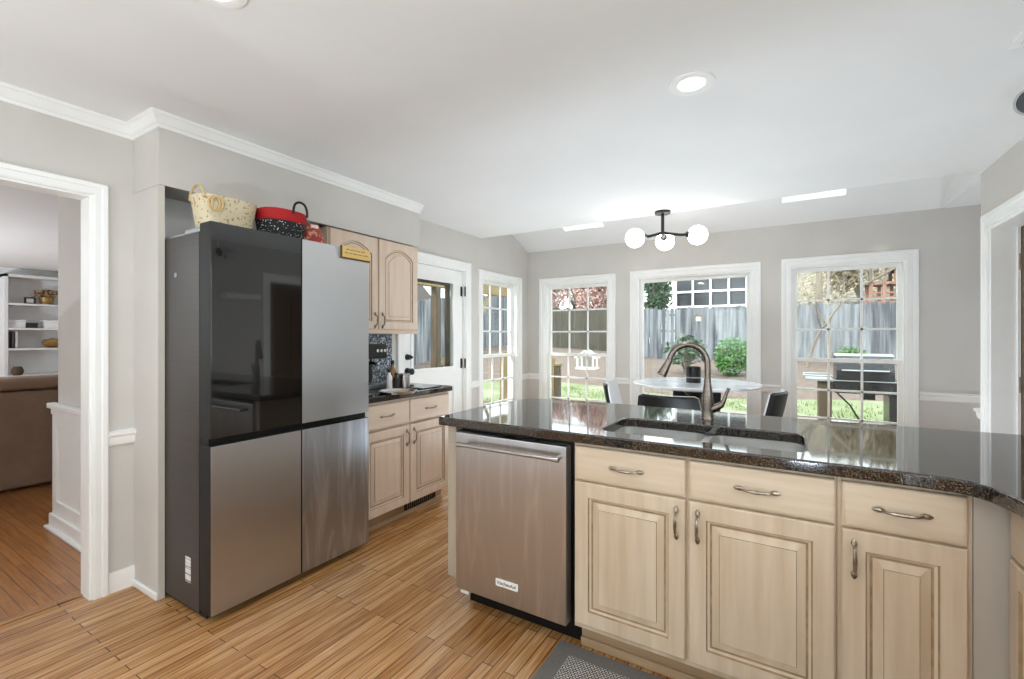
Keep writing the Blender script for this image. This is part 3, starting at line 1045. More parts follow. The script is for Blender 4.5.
tag(k.build('filler_panel', M['filler_grey'], smooth=0), 'plain beige filler panel in the inner corner of the peninsula', 'panel')
c3 = thing('return_cabinet', 'maple cabinet on the right counter, at the edge of the view', 'cabinet', (0.515, FY - 0.012, 0), R(-90))
carcass(c3, 1.5, 0.58, 0.115, ct, M['maple'])
for i in range(3):
    cab_drawer(c3, 0.012 + i * 0.497, 0.722, 0.485, 0.136, DF, M['maple_h'])
    cab_door(c3, 0.012 + i * 0.497, 0.140, 0.485, 0.574, DF, M['maple'], 'r')

# end panel and back panel of the peninsula
k = MB().box(-1.412, -1.364, FY - 0.012, 2.34, 0.15, ct).box(-1.41, -1.366, 2.22, 2.34, 0, 0.151)
tag(k.build('end_panel', M['filler_tan'], smooth=0), 'beige end panel of the peninsula, left of the dishwasher', 'panel')
k = MB().box(-1.362, 0.99, 2.342, 2.36, 0, ct)
tag(k.build('back_panel', M['maple'], smooth=0), 'maple back panel of the peninsula facing the dining table', 'panel')

# dishwasher
dw = thing('dishwasher', 'stainless steel dishwasher with a bar handle at the peninsula end', 'dishwasher', (-1.06, FY, 0))
MB().box(-1.359, -0.765, FY + 0.03, FY + 0.58, 0.10, 0.868).build('tub', M['fridge_black'], dw, smooth=0)
MB().box(-1.355, -0.783, FY - 0.028, FY + 0.028, 0.112, 0.850, 0.006).build('door', M['steel_dw'], dw)
MB().box(-1.352, -0.765, FY + 0.085, FY + 0.105, 0.0, 0.10).build('kick_plate', M['fridge_black'], dw, smooth=0)
hz = 0.805
k = MB().tube([(-1.294, FY - 0.075, hz), (-0.808, FY - 0.075, hz)], 0.0088, 16)
hd = k.build('handle', M['steel'], dw)
for x in (-1.294, -0.808):
    k = MB().tube([(x - 0.014, FY - 0.075, hz), (x + 0.014, FY - 0.075, hz)], 0.0112, 16).tube([(x, FY - 0.075, hz), (x, FY - 0.026, hz)], 0.009, 12)
    k.build('handle_post', M['steel'], hd)
bd = MB().box(-1.125, -1.010, FY - 0.032, FY - 0.028, 0.190, 0.222, 0.001).build('badge', M['white_plastic'], dw)
MB().box(-1.34, -1.29, FY - 0.01, FY + 0.03, 0.085, 0.108, 0.003).build('foot', M['white_plastic'], dw)


def text(body, size, loc, rot, m, parent, name='lettering', ext=0.0004):
    cu = bpy.data.curves.new(name, 'FONT')
    cu.body = body
    cu.size = size
    cu.align_x = 'CENTER'
    cu.align_y = 'CENTER'
    cu.extrude = ext
    cu.materials.append(m)
    tmp_o = bpy.data.objects.new(name, cu)
    COL.objects.link(tmp_o)
    bpy.context.view_layer.update()
    me = bpy.data.meshes.new_from_object(tmp_o.evaluated_get(bpy.context.evaluated_depsgraph_get()))
    bpy.data.objects.remove(tmp_o)
    me.name = name
    o = bpy.data.objects.new(name, me)
    COL.objects.link(o)
    t = parent
    o.parent = parent
    while t.parent:
        t = t.parent
    o.location = Vector(loc) - Vector(t.location)
    o.rotation_euler = rot
    return o


text('KitchenAid', 0.021, (-1.0675, FY - 0.0326, 0.206), (R(90), 0, 0), M['ink'], bd)

# countertop with sink cut-out
out = [(-1.452, 1.702), (-1.462, 1.85), (-1.468, 2.05), (-1.458, 2.25), (-1.432, 2.40), (-1.39, 2.49), (-1.32, 2.545), (-1.20, 2.572), (-1.0, 2.578),
       (0.2, 2.560), (1.098, 2.60), (1.098, 0.20), (0.470, 0.20), (0.470, 1.50), (0.462, 1.57), (0.442, 1.635), (0.412, 1.675), (0.375, 1.692), (0.33, 1.697)]
sx0, sx1, sy0, sy1 = -0.672, 0.045, 1.800, 2.155
k = MB().prism(out, 0.874, 0.914, 'z', holes=[rrect(sx0, sx1, sy0, sy1, 0.055)])
top = k.build('countertop', M['granite'], smooth=0)
bv = top.modifiers.new('edge', 'BEVEL')
bv.width = 0.006
bv.segments = 3
bv.limit_method = 'ANGLE'
bv.angle_limit = R(50)
tag(top, 'dark speckled granite countertop of the peninsula', 'countertop')

# sink: two bowls hung below the stone
sk = thing('sink', 'double-bowl stainless undermount sink in the peninsula', 'sink', (-0.31, 1.98, 0.70))


def bowl(x0, x1, y0, y1, z0, z1, r=0.05, t=0.003):
    def L(ins, z, rr):
        return [(px, py, z) for px, py in rrect(x0 + ins, x1 - ins, y0 + ins, y1 - ins, rr)]
    return MB().loft([L(-t, z1, r), L(-t, z0 - t, r), L(0.05, z0 - t, 0.03), L(0.05, z0, 0.03), L(0.015, z0 + 0.012, 0.045), L(0.004, z0 + 0.04, r), L(0, z1, r)], closed=False, cap0=False, cap1=False)


b1 = (-0.682, -0.312, 1.79, 2.165)
b2 = (-0.284, 0.055, 1.79, 2.165)
for b_ in (b1, b2):
    k = bowl(b_[0], b_[1], b_[2], b_[3], 0.69, 0.872)
    zf = 0.69
    k.add([(x, y, zf) for x, y in rrect(b_[0] + 0.048, b_[1] - 0.048, b_[2] + 0.048, b_[3] - 0.048, 0.03)], [tuple(range(24))])
    bo = k.build('bowl', M['sink'], sk)
    cx = (b_[0] + b_[1]) / 2
    MB().lathe([(0.045, 0.0), (0.045, 0.004), (0.03, 0.004), (0.028, 0.001), (0.0, 0.001)], (cx, 2.0, 0.6905), 24, caps=False).build('drain', M['chrome'], bo)
MB().box(-0.309, -0.287, 1.79, 2.165, 0.845, 0.856, 0.004).build('divider', M['sink'], sk)
k = MB().prism(rrect(-0.70, 0.073, 1.772, 2.183, 0.06), 0.868, 0.872, 'z', holes=[rrect(b1[0], b1[1], b1[2], b1[3], 0.05), rrect(b2[0], b2[1], b2[2], b2[3], 0.05)])
k.build('rim', M['sink'], sk, smooth=0)

# faucet
fx0, fy0 = -0.332, 2.32
fa = thing('faucet', 'tall brushed bronze gooseneck faucet behind the sink', 'faucet', (fx0, fy0, 0.914))
MB().lathe([(0.031, 0.0), (0.031, 0.006), (0.027, 0.012), (0.026, 0.05), (0.0255, 0.10), (0.021, 0.135), (0.0165, 0.165), (0.0150, 0.19)], (fx0, fy0, 0.914), 24).build('body', M['bronze'], fa)
dx, dy = -0.93, -0.36           # direction of the spout
pts, rr = [], []
for i in range(4):
    pts.append((fx0, fy0, 1.09 + 0.024 * i))
    rr.append(0.0142)
ra = 0.087
for i in range(1, 16):
    a = R(180 - 168 * i / 15)
    s = ra + ra * math.cos(a)
    pts.append((fx0 + dx * s, fy0 + dy * s, 1.168 + ra * 1.10 * math.sin(a)))
    rr.append(0.0142)
MB().tube(pts, rr, 16).build('spout', M['bronze'], fa)
e = Vector(pts[-1])
tdir = (Vector(pts[-1]) - Vector(pts[-2])).normalized()
tdir = (tdir + Vector((dx * 0.22, dy * 0.22, 0))).normalized()
hp = [e + tdir * q for q in (-0.004, 0.0, 0.02, 0.05, 0.078, 0.082)]
MB().tube(hp, [0.0142, 0.0155, 0.0165, 0.0205, 0.0235, 0.021], 18).build('spray_head', M['bronze'], fa)
lv = [(fx0 + 0.010, fy0, 0.955), (fx0 + 0.035, fy0 + 0.002, 0.968), (fx0 + 0.058, fy0 + 0.004, 0.982), (fx0 + 0.070, fy0 + 0.005, 1.003), (fx0 + 0.078, fy0 + 0.006, 1.03), (fx0 + 0.086, fy0 + 0.007, 1.052), (fx0 + 0.092, fy0 + 0.007, 1.062)]
MB().tube(lv, [0.019, 0.0175, 0.0145, 0.010, 0.0075, 0.0070, 0.0075], 14).build('lever', M['bronze'], fa)

# rug
rg = thing('rug', 'grey kitchen rug with woven pale centre before the sink cabinet', 'rug', (-0.24, 1.3, 0))
MB().prism(rrect(-0.835, 0.36, 0.95, 1.775, 0.008, 2), 0.0005, 0.007, 'z', holes=[rect(-0.765, 0.29, 1.02, 1.705)]).build('border', M['rug_border'], rg, smooth=0)
MB().box(-0.766, 0.291, 1.019, 1.706, 0.0005, 0.008, 0.001).build('field', M['rug'], rg)

# ================================================================= fridge wall
k = MB().box(XL, -2.669, 1.020, 1.044, 0.0, SZ - 0.016)
ep = thing('fridge_panel', 'tall grey side panel between the doorway and the refrigerator', 'panel', (-2.79, 1.03, 0))
k.build('panel_board', M['wall'], ep, smooth=0)
MB().box(-2.669, -2.660, 1.018, 1.046, 0.0, SZ - 0.016).build('edge_strip', M['edge'], ep, smooth=0)
MB().box(XL, -2.662, 1.006, 1.020, 0.0, 0.035, 0.006).build('shoe_strip', M['trim'], ep)

fr = thing('refrigerator', 'tall four-door refrigerator with one black glass and three steel doors', 'refrigerator', (-2.55, 1.497, 0))
FX0, FX1 = -2.93, -2.217
fy0_, fy1_ = 1.048, 1.947
MB().box(FX0, -2.322, fy0_, fy1_, 0.025, 1.785, 0.004).build('body', M['fridge_side'], fr)
MB().box(-2.85, -2.30, fy0_ + 0.02, fy1_ - 0.02, 0.0, 0.03).build('base', M['fridge_black'], fr, smooth=0)
ym = 1.495


def fridge_door(nm, a, b_, z0, z1, m, chamfer):
    """door slab with dark core and face panel; chamfer 'b' or 't' = recessed grip along that edge"""
    core = MB()
    zz0, zz1 = (z0 + 0.0, z1)
    core.box(-2.318, FX1 - 0.004, a, b_, zz0, zz1, 0.003)
    d = core.build(nm, M['fridge_black'], fr)
    MB().box(FX1 - 0.004, FX1, a + 0.001, b_ - 0.001, zz0 + 0.001, zz1 - 0.001, 0.0015).build('face_panel', m, d)
    return d


fridge_door('door', fy0_, ym - 0.003, 0.838, 1.822, M['black_glass'], 'b')['label'] = 'black glass upper left door'
fridge_door('door', ym + 0.003, fy1_, 0.838, 1.822, M['steel_v'], 'b')['label'] = 'steel upper right door'
fridge_door('door', fy0_, ym - 0.003, 0.040, 0.805, M['steel_v'], 't')['label'] = 'steel lower left door'
fridge_door('door', ym + 0.003, fy1_, 0.040, 0.805, M['steel_smudge'], 't')['label'] = 'steel lower right door with wiped streaks'
MB().box(-2.32, -2.245, fy0_ + 0.004, fy1_ - 0.004, 0.806, 0.837).build('grip_recess', M['fridge_black'], fr, smooth=0)
for a in (fy0_ + 0.005, fy1_ - 0.05):
    MB().box(-2.48, -2.25, a, a + 0.045, 1.786, 1.812, 0.008).box(-2.70, -2.48, a + 0.005, a + 0.04, 1.786, 1.80, 0.006).build('hinge_cover', M['grill_steel'], fr)
stk = MB().box(-2.45, -2.40, fy0_ - 0.0015, fy0_ + 0.001, 0.145, 0.262).build('sticker', M['sticker'], fr, smooth=0)
stk['label'] = 'white rating sticker low on the side'
for z in (1.60,):
    MB().cyl((-2.55, fy0_ - 0.0015, z), (-2.55, fy0_ + 0.001, z), 0.012).build('cap', M['grill_steel'], fr)

# things on the refrigerator
ft = 1.786
bx, by = -2.50, 1.248
ba = thing('basket', 'cream woven basket with cord handles on top of the refrigerator', 'basket', (bx, by, ft))


def oval_loft(cx, cy, prof, n=28, sq=2.6):
    loops = []
    for rx, ry, z in prof:
        L = []
        for i in range(n):
            a = 2 * math.pi * i / n
            c, s_ = math.cos(a), math.sin(a)
            q = (abs(c) ** sq + abs(s_) ** sq) ** (-1 / sq)
            L.append((cx + rx * c * q, cy + ry * s_ * q, z))
        loops.append(L)
    return MB().loft(loops)


oval_loft(bx, by, [(0.075, 0.110, ft + 0.001), (0.085, 0.125, ft + 0.06), (0.10, 0.148, ft + 0.205), (0.104, 0.151, ft + 0.213), (0.094, 0.141, ft + 0.213), (0.085, 0.13, ft + 0.15)]).build('basket_body', M['basket'], ba)
for yy, in ((by - 0.10,), (by + 0.085,)):
    k = MB()
    arc = [(bx + 0.07 * math.cos(R(a)), yy + (-0.03 if yy < by else 0.0), ft + 0.195 + 0.068 * math.sin(R(a))) for a in range(0, 181, 12)]
    if yy > by:
        arc = [(p[0], p[1] + 0.03, ft + 0.195 + (p[2] - ft - 0.195) * 0.4) for p in arc]
    k.tube(arc, 0.006, 8)
    k.build('handle', M['basket_handle'], ba)
k = MB()
for q in range(2):
    pts = []
    for i in range(25):
        a = 2 * math.pi * i / 24
        pts.append((bx + 0.105 + 0.006 * q, by - 0.10 + q * 0.012 + 0.026 * math.cos(a), ft + 0.165 + 0.034 * math.sin(a)))
    k.tube(pts, 0.005, 6)
k.build('cord_bow', M['basket_handle'], ba)

bx2, by2 = -2.47, 1.535
b2_ = thing('pouch_basket', 'speckled black fabric basket with red rim on the refrigerator', 'basket', (bx2, by2, ft))
oval_loft(bx2, by2, [(0.085, 0.105, ft + 0.001), (0.10, 0.118, ft + 0.08), (0.105, 0.124, ft + 0.17), (0.09, 0.11, ft + 0.17)]).build('basket_body', M['dot_cloth'], b2_)
oval_loft(bx2, by2, [(0.106, 0.125, ft + 0.155), (0.113, 0.131, ft + 0.17), (0.113, 0.131, ft + 0.205), (0.107, 0.125, ft + 0.217), (0.095, 0.115, ft + 0.217), (0.09, 0.11, ft + 0.16)]).build('rim_cuff', M['red_cloth'], b2_)
for yy in (by2 + 0.045,):
    arc = [(bx2 + 0.114, yy + 0.042 * math.cos(R(a)), ft + 0.195 + 0.075 * math.sin(R(a)) ** 0.6) for a in range(0, 181, 12)]
    MB().tube(arc, 0.0065, 8).build('handle', M['black'], b2_)
k = MB().lathe([(0.02, 0.001), (0.022, 0.16), (0.014, 0.21), (0.012, 0.25), (0.0, 0.255)], (-2.62, 1.425, ft), 14)
tag(k.build('umbrella_tip', M['clear']), 'clear bottle between the two baskets on the refrigerator', 'bottle').name = 'plastic_bottle'

sb = thing('snack_bag', 'red printed snack bag with white clip on the refrigerator', 'bag', (-2.50, 1.765, ft))
loops = []
for z, ry, rx in ((0.001, 0.065, 0.035), (0.04, 0.084, 0.05), (0.10, 0.080, 0.048), (0.155, 0.06, 0.024), (0.19, 0.040, 0.006), (0.205, 0.036, 0.004)):
    loops.append([(-2.50 + rx * math.cos(a) * (1 + 0.1 * math.sin(5 * a + z * 60)), 1.765 + ry * math.sin(a), ft + z) for a in [2 * math.pi * i / 20 for i in range(20)]])
MB().loft(loops).build('bag_body', M['snack'], sb)
MB().box(-2.512, -2.488, 1.74, 1.79, ft + 0.178, ft + 0.20, 0.004).build('clip', M['white_plastic'], sb)

sg = thing('wooden_sign', 'small pale wooden sign block on the steel refrigerator door', 'sign', (FX1, 1.86, 1.76))
MB().box(FX1 + 0.0005, FX1 + 0.016, 1.742, 1.946, 1.763, 1.828, 0.003).build('sign_board', M['sign_wood'], sg)
k = MB().box(FX1 + 0.0005, FX1 + 0.014, 1.737, 1.742, 1.762, 1.829).box(FX1 + 0.0005, FX1 + 0.014, 1.737, 1.946, 1.757, 1.763)
k.build('bark_edge', M['sign_edge'], sg, smooth=0)
k = MB()
for z, segs in ((1.808, [(1.765, 1.79), (1.797, 1.828), (1.833, 1.868), (1.874, 1.900)]), (1.788, [(1.755, 1.775), (1.781, 1.810), (1.816, 1.845), (1.850, 1.885), (1.890, 1.925)])):
    for a, b_ in segs:
        n = 7
        k.tube([(FX1 + 0.0163, a + (b_ - a) * i / n, z + (0.004 if i % 2 else -0.003)) for i in range(n + 1)], 0.0013, 5)
k.build('script_lines', M['ink_tan'], sg)

# upper cabinet
uc = thing('wall_cabinet', 'arched double-door maple wall cabinet beside the refrigerator', 'cabinet', (-2.685, 1.998, 0), R(90))
MB().box(0, 0.872, 0, 0.264, 1.345, SZ - 0.016).build('body', M['maple_pink'], uc, smooth=0, world=False)
MB().box(0, 0.872, -0.004, 0.264, 1.325, 1.345, 0.003).build('light_rail', M['maple_pink_h'], uc, world=False)
cab_door(uc, 0.012, 1.358, 0.420, SZ - 0.022 - 1.358, DF, M['maple_pink'], 'r', arch=0.07, hz=1.425)
cab_door(uc, 0.444, 1.358, 0.420, SZ - 0.022 - 1.358, DF, M['maple_pink'], 'l', arch=0.07, hz=1.425)
# base cabinet
bc = thing('base_cabinet', 'double-door maple base cabinet beside the refrigerator', 'cabinet', (-2.325, 1.965, 0), R(90))
carcass(bc, 0.880, 0.60, 0.115, ct, M['maple_pink'])
cab_drawer(bc, 0.010, 0.692, 0.418, 0.160, DF, M['maple_pink_h'])
cab_drawer(bc, 0.440, 0.692, 0.430, 0.160, DF, M['maple_pink_h'])
cab_door(bc, 0.010, 0.122, 0.418, 0.555, DF, M['maple_pink'], 'r')
cab_door(bc, 0.440, 0.122, 0.430, 0.555, DF, M['maple_pink'], 'l')
k = MB().prism(rect(0.47, 0.80, 0.028, 0.105), 0.064, 0.074, 'y', holes=[rect(0.482, 0.788, 0.04, 0.093)])
for i in range(14):
    k.box(0.485 + i * 0.0215, 0.493 + i * 0.0215, 0.066, 0.072, 0.04, 0.093)
k.build('vent_grille', M['black'], bc, smooth=0, world=False)
k = MB().prism([(XL + 0.001, 1.952), (-2.288, 1.952), (-2.284, 1.96), (-2.284, 2.845), (-2.292, 2.858), (XL + 0.001, 2.858)], 0.874, 0.912, 'z')
t2 = k.build('countertop', M['granite'], smooth=0)
bv = t2.modifiers.new('edge', 'BEVEL')
bv.width = 0.006
bv.segments = 3
bv.limit_method = 'ANGLE'
bv.angle_limit = R(50)
tag(t2, 'short dark granite countertop beside the refrigerator', 'countertop')
k = MB().box(XL + 0.001, XL + 0.02, 1.955, 2.828, 0.913, 1.323)
tag(k.build('backsplash', M['splash'], smooth=0), 'blue grey granite backsplash behind the coffee maker', 'backsplash')

# small things on the short counter
cz = 0.912
cm = thing('coffee_maker', 'black espresso machine against the granite backsplash', 'coffee maker', (-2.76, 2.32, cz))
MB().box(-2.90, -2.62, 2.15, 2.48, cz + 0.225, cz + 0.335, 0.012).build('head', M['black'], cm)
MB().box(-2.90, -2.78, 2.15, 2.48, cz + 0.001, cz + 0.225, 0.010).build('body', M['hose_black'], cm)
MB().box(-2.78, -2.62, 2.16, 2.47, cz + 0.001, cz + 0.035, 0.006).build('drip_tray', M['grill_steel'], cm)
k = MB().cyl((-2.69, 2.33, cz + 0.225), (-2.69, 2.33, cz + 0.19), 0.03).tube([(-2.69, 2.33, cz + 0.20), (-2.60, 2.33, cz + 0.195), (-2.55, 2.33, cz + 0.19)], [0.01, 0.011, 0.013], 10)
k.build('portafilter', M['chrome'], cm)
for y in (2.38, 2.415, 2.45):
    MB().cyl((-2.622, y, cz + 0.285), (-2.612, y, cz + 0.285), 0.012).build('button', M['chrome'], cm)
tr = thing('serving_tray', 'round silver tray on the short granite counter', 'tray', (-2.42, 2.21, cz))
MB().lathe([(0.08, 0.001), (0.115, 0.003), (0.13, 0.016), (0.135, 0.016), (0.12, 0.0), (0.08, 0.0)], (-2.33, 2.30, cz), 36).build('dish', M['chrome'], tr)
for (x, y, h, r_, m, lb) in [(-2.50, 2.385, 0.15, 0.022, 'white_plastic', 'white bottle beside the silver tray'),
                             (-2.555, 2.47, 0.21, 0.026, 'amber', 'amber bottle with black cap behind the white bottle'),
                             (-2.50, 2.455, 0.12, 0.022, 'dark_box', 'small dark bottle in front of the amber bottle')]:
    t = thing('bottle', lb, 'bottle', (x, y, cz), group='bottles beside the tray')
    MB().lathe([(r_ * 0.9, 0.001), (r_, 0.006), (r_, h * 0.62), (r_ * 0.55, h * 0.76), (r_ * 0.42, h * 0.8), (r_ * 0.42, h * 0.86)], (x, y, cz), 18).build('bottle_body', M[m], t)
    MB().lathe([(r_ * 0.55, h * 0.86), (r_ * 0.55, h), (r_ * 0.4, h * 1.01)], (x, y, cz), 14).build('cap', M['black'], t)
ca = thing('canister', 'round steel canister near the back door', 'canister', (-2.52, 2.556, cz))
MB().lathe([(0.042, 0.001), (0.043, 0.005), (0.043, 0.105), (0.040, 0.108), (0.038, 0.108), (0.038, 0.02), (0, 0.02)], (-2.52, 2.556, cz), 24, caps=False).build('can_body', M['steel'], ca)
MB().lathe([(0.0445, 0.085), (0.0445, 0.1)], (-2.52, 2.556, cz), 24, caps=False).build('band', M['chrome'], ca)
k = MB().box(-2.46, -2.31, 2.54, 2.74, cz + 0.0005, cz + 0.009, 0.004)
tag(k.build('trivet', M['black']), 'flat black mat at the end of the short counter', 'mat')

# ================================================================= ceiling fixtures
def can_light(x, y, lb, power):
    t = thing('ceiling_light', lb, 'ceiling light', (x, y, ZC), group='recessed ceiling lights')
    MB().lathe([(0.096, 0.0), (0.094, -0.006), (0.078, -0.009), (0.056, -0.004), (0.056, 0.0)], (x, y, ZC - 0.0005), 40, caps=False).build('trim_ring', M['white_plastic'], t)
    MB().lathe([(0.056, -0.0035), (0.0, -0.0035)], (x, y, ZC), 40, caps=False).build('diffuser', M['led'], t)
    l = lamp('AREA', (x, y, ZC - 0.012), power, size=0.12, direction=(0, 0, -1))
    l.parent = t
    l.location = (0, 0, -0.012)
    return t


CANP = 4
can_light(-0.365, 2.10, 'lit recessed ceiling light above the dishwasher end of the peninsula', CANP)
can_light(-1.548, 0.738, 'lit recessed ceiling light nearest the doorway, cut by the top edge', CANP)
can_light(-0.35, 0.2, 'added recessed fill light above the camera, out of view', CANP)  # this and the next two are unseen lights added for brightness
can_light(-1.575, -0.9, 'added recessed fill light behind the camera by the left wall', CANP)
can_light(-0.35, -1.4, 'added recessed fill light behind the camera by the right counter', CANP)

vt = thing('ceiling_vent', 'white slatted air vent in the ceiling at the right edge', 'vent', (0.81, 2.25, ZC))
MB().prism(rect(0.71, 0.91, 2.03, 2.47), ZC - 0.008, ZC - 0.0005, 'z', holes=[rect(0.735, 0.885, 2.055, 2.445)]).build('frame', M['white_plastic'], vt, smooth=0)
k = MB()
for i in range(6):
    x = 0.742 + i * 0.024
    k.add([(x, 2.055, ZC - 0.002), (x + 0.018, 2.055, ZC - 0.010), (x + 0.018, 2.445, ZC - 0.010), (x, 2.445, ZC - 0.002), (x + 0.002, 2.055, ZC - 0.0005), (x + 0.02, 2.055, ZC - 0.008), (x + 0.02, 2.445, ZC - 0.008), (x + 0.002, 2.445, ZC - 0.0005)],
          [(0, 1, 2, 3), (7, 6, 5, 4), (0, 4, 5, 1), (2, 6, 7, 3), (1, 5, 6, 2), (3, 7, 4, 0)])
k.build('slats', M['white_plastic'], vt, smooth=0)

# two-headed spotlight at the right edge
sp_ = thing('spotlight', 'grey spotlight with black round mouth hanging at the right edge', 'spotlight', (0.97, 2.62, ZC))
MB().lathe([(0.06, 0), (0.06, -0.02), (0.0, -0.02)], (0.97, 2.62, ZC - 0.0005), 28, caps=False).build('canopy', M['white_plastic'], sp_)
MB().tube([(0.97, 2.62, ZC - 0.02), (0.97, 2.62, 2.27), (0.955, 2.62, 2.255), (0.85, 2.62, 2.25)], 0.009, 10).build('arm', M['white_plastic'], sp_)
for hx, hy, dv in ((0.815, 2.60, Vector((-0.20, -0.9, -0.40))), (0.93, 2.72, Vector((0.3, -0.9, -0.4)))):
    dv.normalize()
    c0 = Vector((hx, hy, 2.235))
    k = MB().tube([c0 - dv * 0.07, c0 - dv * 0.06, c0, c0 + dv * 0.05, c0 + dv * 0.052], [0.02, 0.032, 0.042, 0.056, 0.052], 26)
    hd_ = k.build('head', M['spot_grey'], sp_)
    MB().tube([c0 + dv * 0.0525, c0 + dv * 0.0545], [0.047, 0.045], 26).build('mouth', M['black'], hd_)

# chandelier
chx, chy = -0.955, 4.115
ch = thing('chandelier', 'black three-arm ceiling lamp with white opal globes', 'ceiling lamp', (chx, chy, ZC))
MB().lathe([(0.068, -0.0005), (0.068, -0.018), (0.064, -0.022), (0.0, -0.022)], (chx, chy, ZC), 36, caps=False).build('canopy', M['black'], ch)
MB().cyl((chx, chy, ZC - 0.02), (chx, chy, 2.215), 0.014).build('stem', M['black'], ch)
MB().sphere((chx, chy, 2.212), 0.018).build('hub', M['black'], ch)
rx_, ry_ = math.cos(R(31.3)), math.sin(R(31.3))
GL = [(-0.24, 0.01, 2.169), (0.074, 0.16, 2.172), (0.294, -0.03, 2.187)]
for sx_, dep, gz in GL:
    gx, gy = chx + rx_ * sx_ - ry_ * dep, chy + ry_ * sx_ + rx_ * dep
    g = Vector((gx, gy, gz))
    h0 = Vector((chx, chy, 2.214))
    d = (g - h0)
    e1 = h0 + d * ((d.length - 0.078) / d.length)
    mid = h0 + d * 0.5
    MB().tube([h0, h0 + d * 0.15 + Vector((0, 0, -0.004)), mid + Vector((0, 0, -0.008)), e1], 0.0125, 12).build('arm', M['black'], ch)
    dn = d.normalized()
    MB().tube([e1 - dn * 0.022, e1 - dn * 0.004, e1 + dn * 0.004], [0.018, 0.030, 0.028], 18).build('socket', M['black'], ch)
    MB().sphere(g, 0.083, u=32, v=20).build('globe', M['globe'], ch)

# ================================================================= dining set
tx, ty = -0.735, 4.40
dt = thing('dining_table', 'round white marble pedestal table before the picture window', 'table', (tx, ty, 0))
MB().lathe([(0.0, 0.845), (0.46, 0.850), (0.525, 0.866), (0.54, 0.876), (0.54, 0.884), (0.535, 0.888), (0.0, 0.888)], (tx, ty, 0), 72, caps=False).build('tabletop', M['marble'], dt)
MB().lathe([(0.0, 0.0), (0.30, 0.0), (0.30, 0.012), (0.12, 0.03), (0.055, 0.10), (0.045, 0.40), (0.055, 0.75), (0.13, 0.845), (0, 0.845)], (tx, ty, 0), 40, caps=False).build('pedestal', M['black'], dt)
cn = thing('candle', 'large black jar candle in the middle of the marble table', 'candle', (tx - 0.01, ty - 0.02, 0.888))
cpos = (tx - 0.01, ty - 0.02, 0.888)
MB().lathe([(0.0, 0.001), (0.060, 0.001), (0.063, 0.006), (0.063, 0.042), (0.0, 0.042)], cpos, 32, caps=False).build('base_jar', M['black'], cn)
MB().lathe([(0.0625, 0.042), (0.0625, 0.052)], cpos, 32, caps=False).build('band', M['grill_steel'], cn)
MB().lathe([(0.063, 0.052), (0.063, 0.138), (0.061, 0.143), (0.055, 0.143), (0.055, 0.13), (0.0, 0.13)], cpos, 32, caps=False).build('jar', M['hose_black'], cn)


def make_chair():
    """front towards +y, origin under the seat"""
    t = thing('dining_chair', 'x', 'chair')
    # inner upholstery: seat and curved back
    def shell(off, m, nm, top_z):
        loops = []
        prof = [(0.20, 0.500), (0.18, 0.515), (0.05, 0.505), (-0.10, 0.500), (-0.17, 0.525), (-0.205, 0.60), (-0.235, 0.72), (-0.262, top_z - 0.012), (-0.270, top_z)]
        n = 11
        front, backl = [], []
        for i, (y, z) in enumerate(prof):
            hw = 0.225 if i < 4 else (0.235 if i < 7 else (0.215 if i == 7 else 0.185))
            row = []
            for j in range(n):
                s = -1 + 2 * j / (n - 1)
                wrap = 0.05 * s * s * (1 if i > 3 else 0.0)
                lift = 0.03 * s ** 4 if i <= 4 else 0
                row.append(Vector((hw * s, y + wrap, z + lift)))
            front.append(row)
        vs, fs = [], []
        N = len(prof)
        for row in front:
            vs += row
        th = []
        for i in range(N):
            a = front[max(i - 1, 0)][5]
            b_ = front[min(i + 1, N - 1)][5]
            tt = (b_ - a).normalized()
            nn = Vector((0, tt.z, -tt.y))
            if nn.z > 0 or (abs(nn.z) < 0.3 and nn.y > 0):
                nn = -nn
            th.append(nn)
        base = len(vs)
        for i, row in enumerate(front):
            for p in row:
                vs.append(p + th[i] * off)
        for i in range(N - 1):
            for j in range(n - 1):
                a = i * n + j
                fs.append((a, a + 1, a + n + 1, a + n))
                fs.append((base + a + n, base + a + n + 1, base + a + 1, base + a))
        for j in range(n - 1):
            fs.append((j + 1, j, base + j, base + j + 1))
            a = (N - 1) * n + j
            fs.append((a, a + 1, base + a + 1, base + a))
        for i in range(N - 1):
            a = i * n
            fs.append((a, a + n, base + a + n, base + a))
            a = i * n + n - 1
            fs.append((a + n, a, base + a, base + a + n))
        return MB().add(vs, fs), m, nm
    k, m, nm = shell(0.026, M['black_leather'], 'upholstery', 0.865)
    k.build('seat_shell', m, t, smooth=60, world=False)
    k, m, nm = shell(-0.012, M['white_shell'], 'pad', 0.862)
    k.build('seat_pad', m, t, smooth=60, world=False)['label'] = 'pale grey inner pad'
    for sx in (-1, 1):
        for sy in (-1, 1):
            MB().tube([(sx * 0.12, sy * 0.10 - 0.01, 0.478), (sx * 0.20, sy * 0.19 - 0.01, 0.0)], [0.016, 0.010], 12).build('leg', M['black'], t, world=False)
    MB().box(-0.14, 0.14, -0.12, 0.10, 0.462, 0.48, 0.006).build('seat_frame', M['black'], t, world=False)
    return t


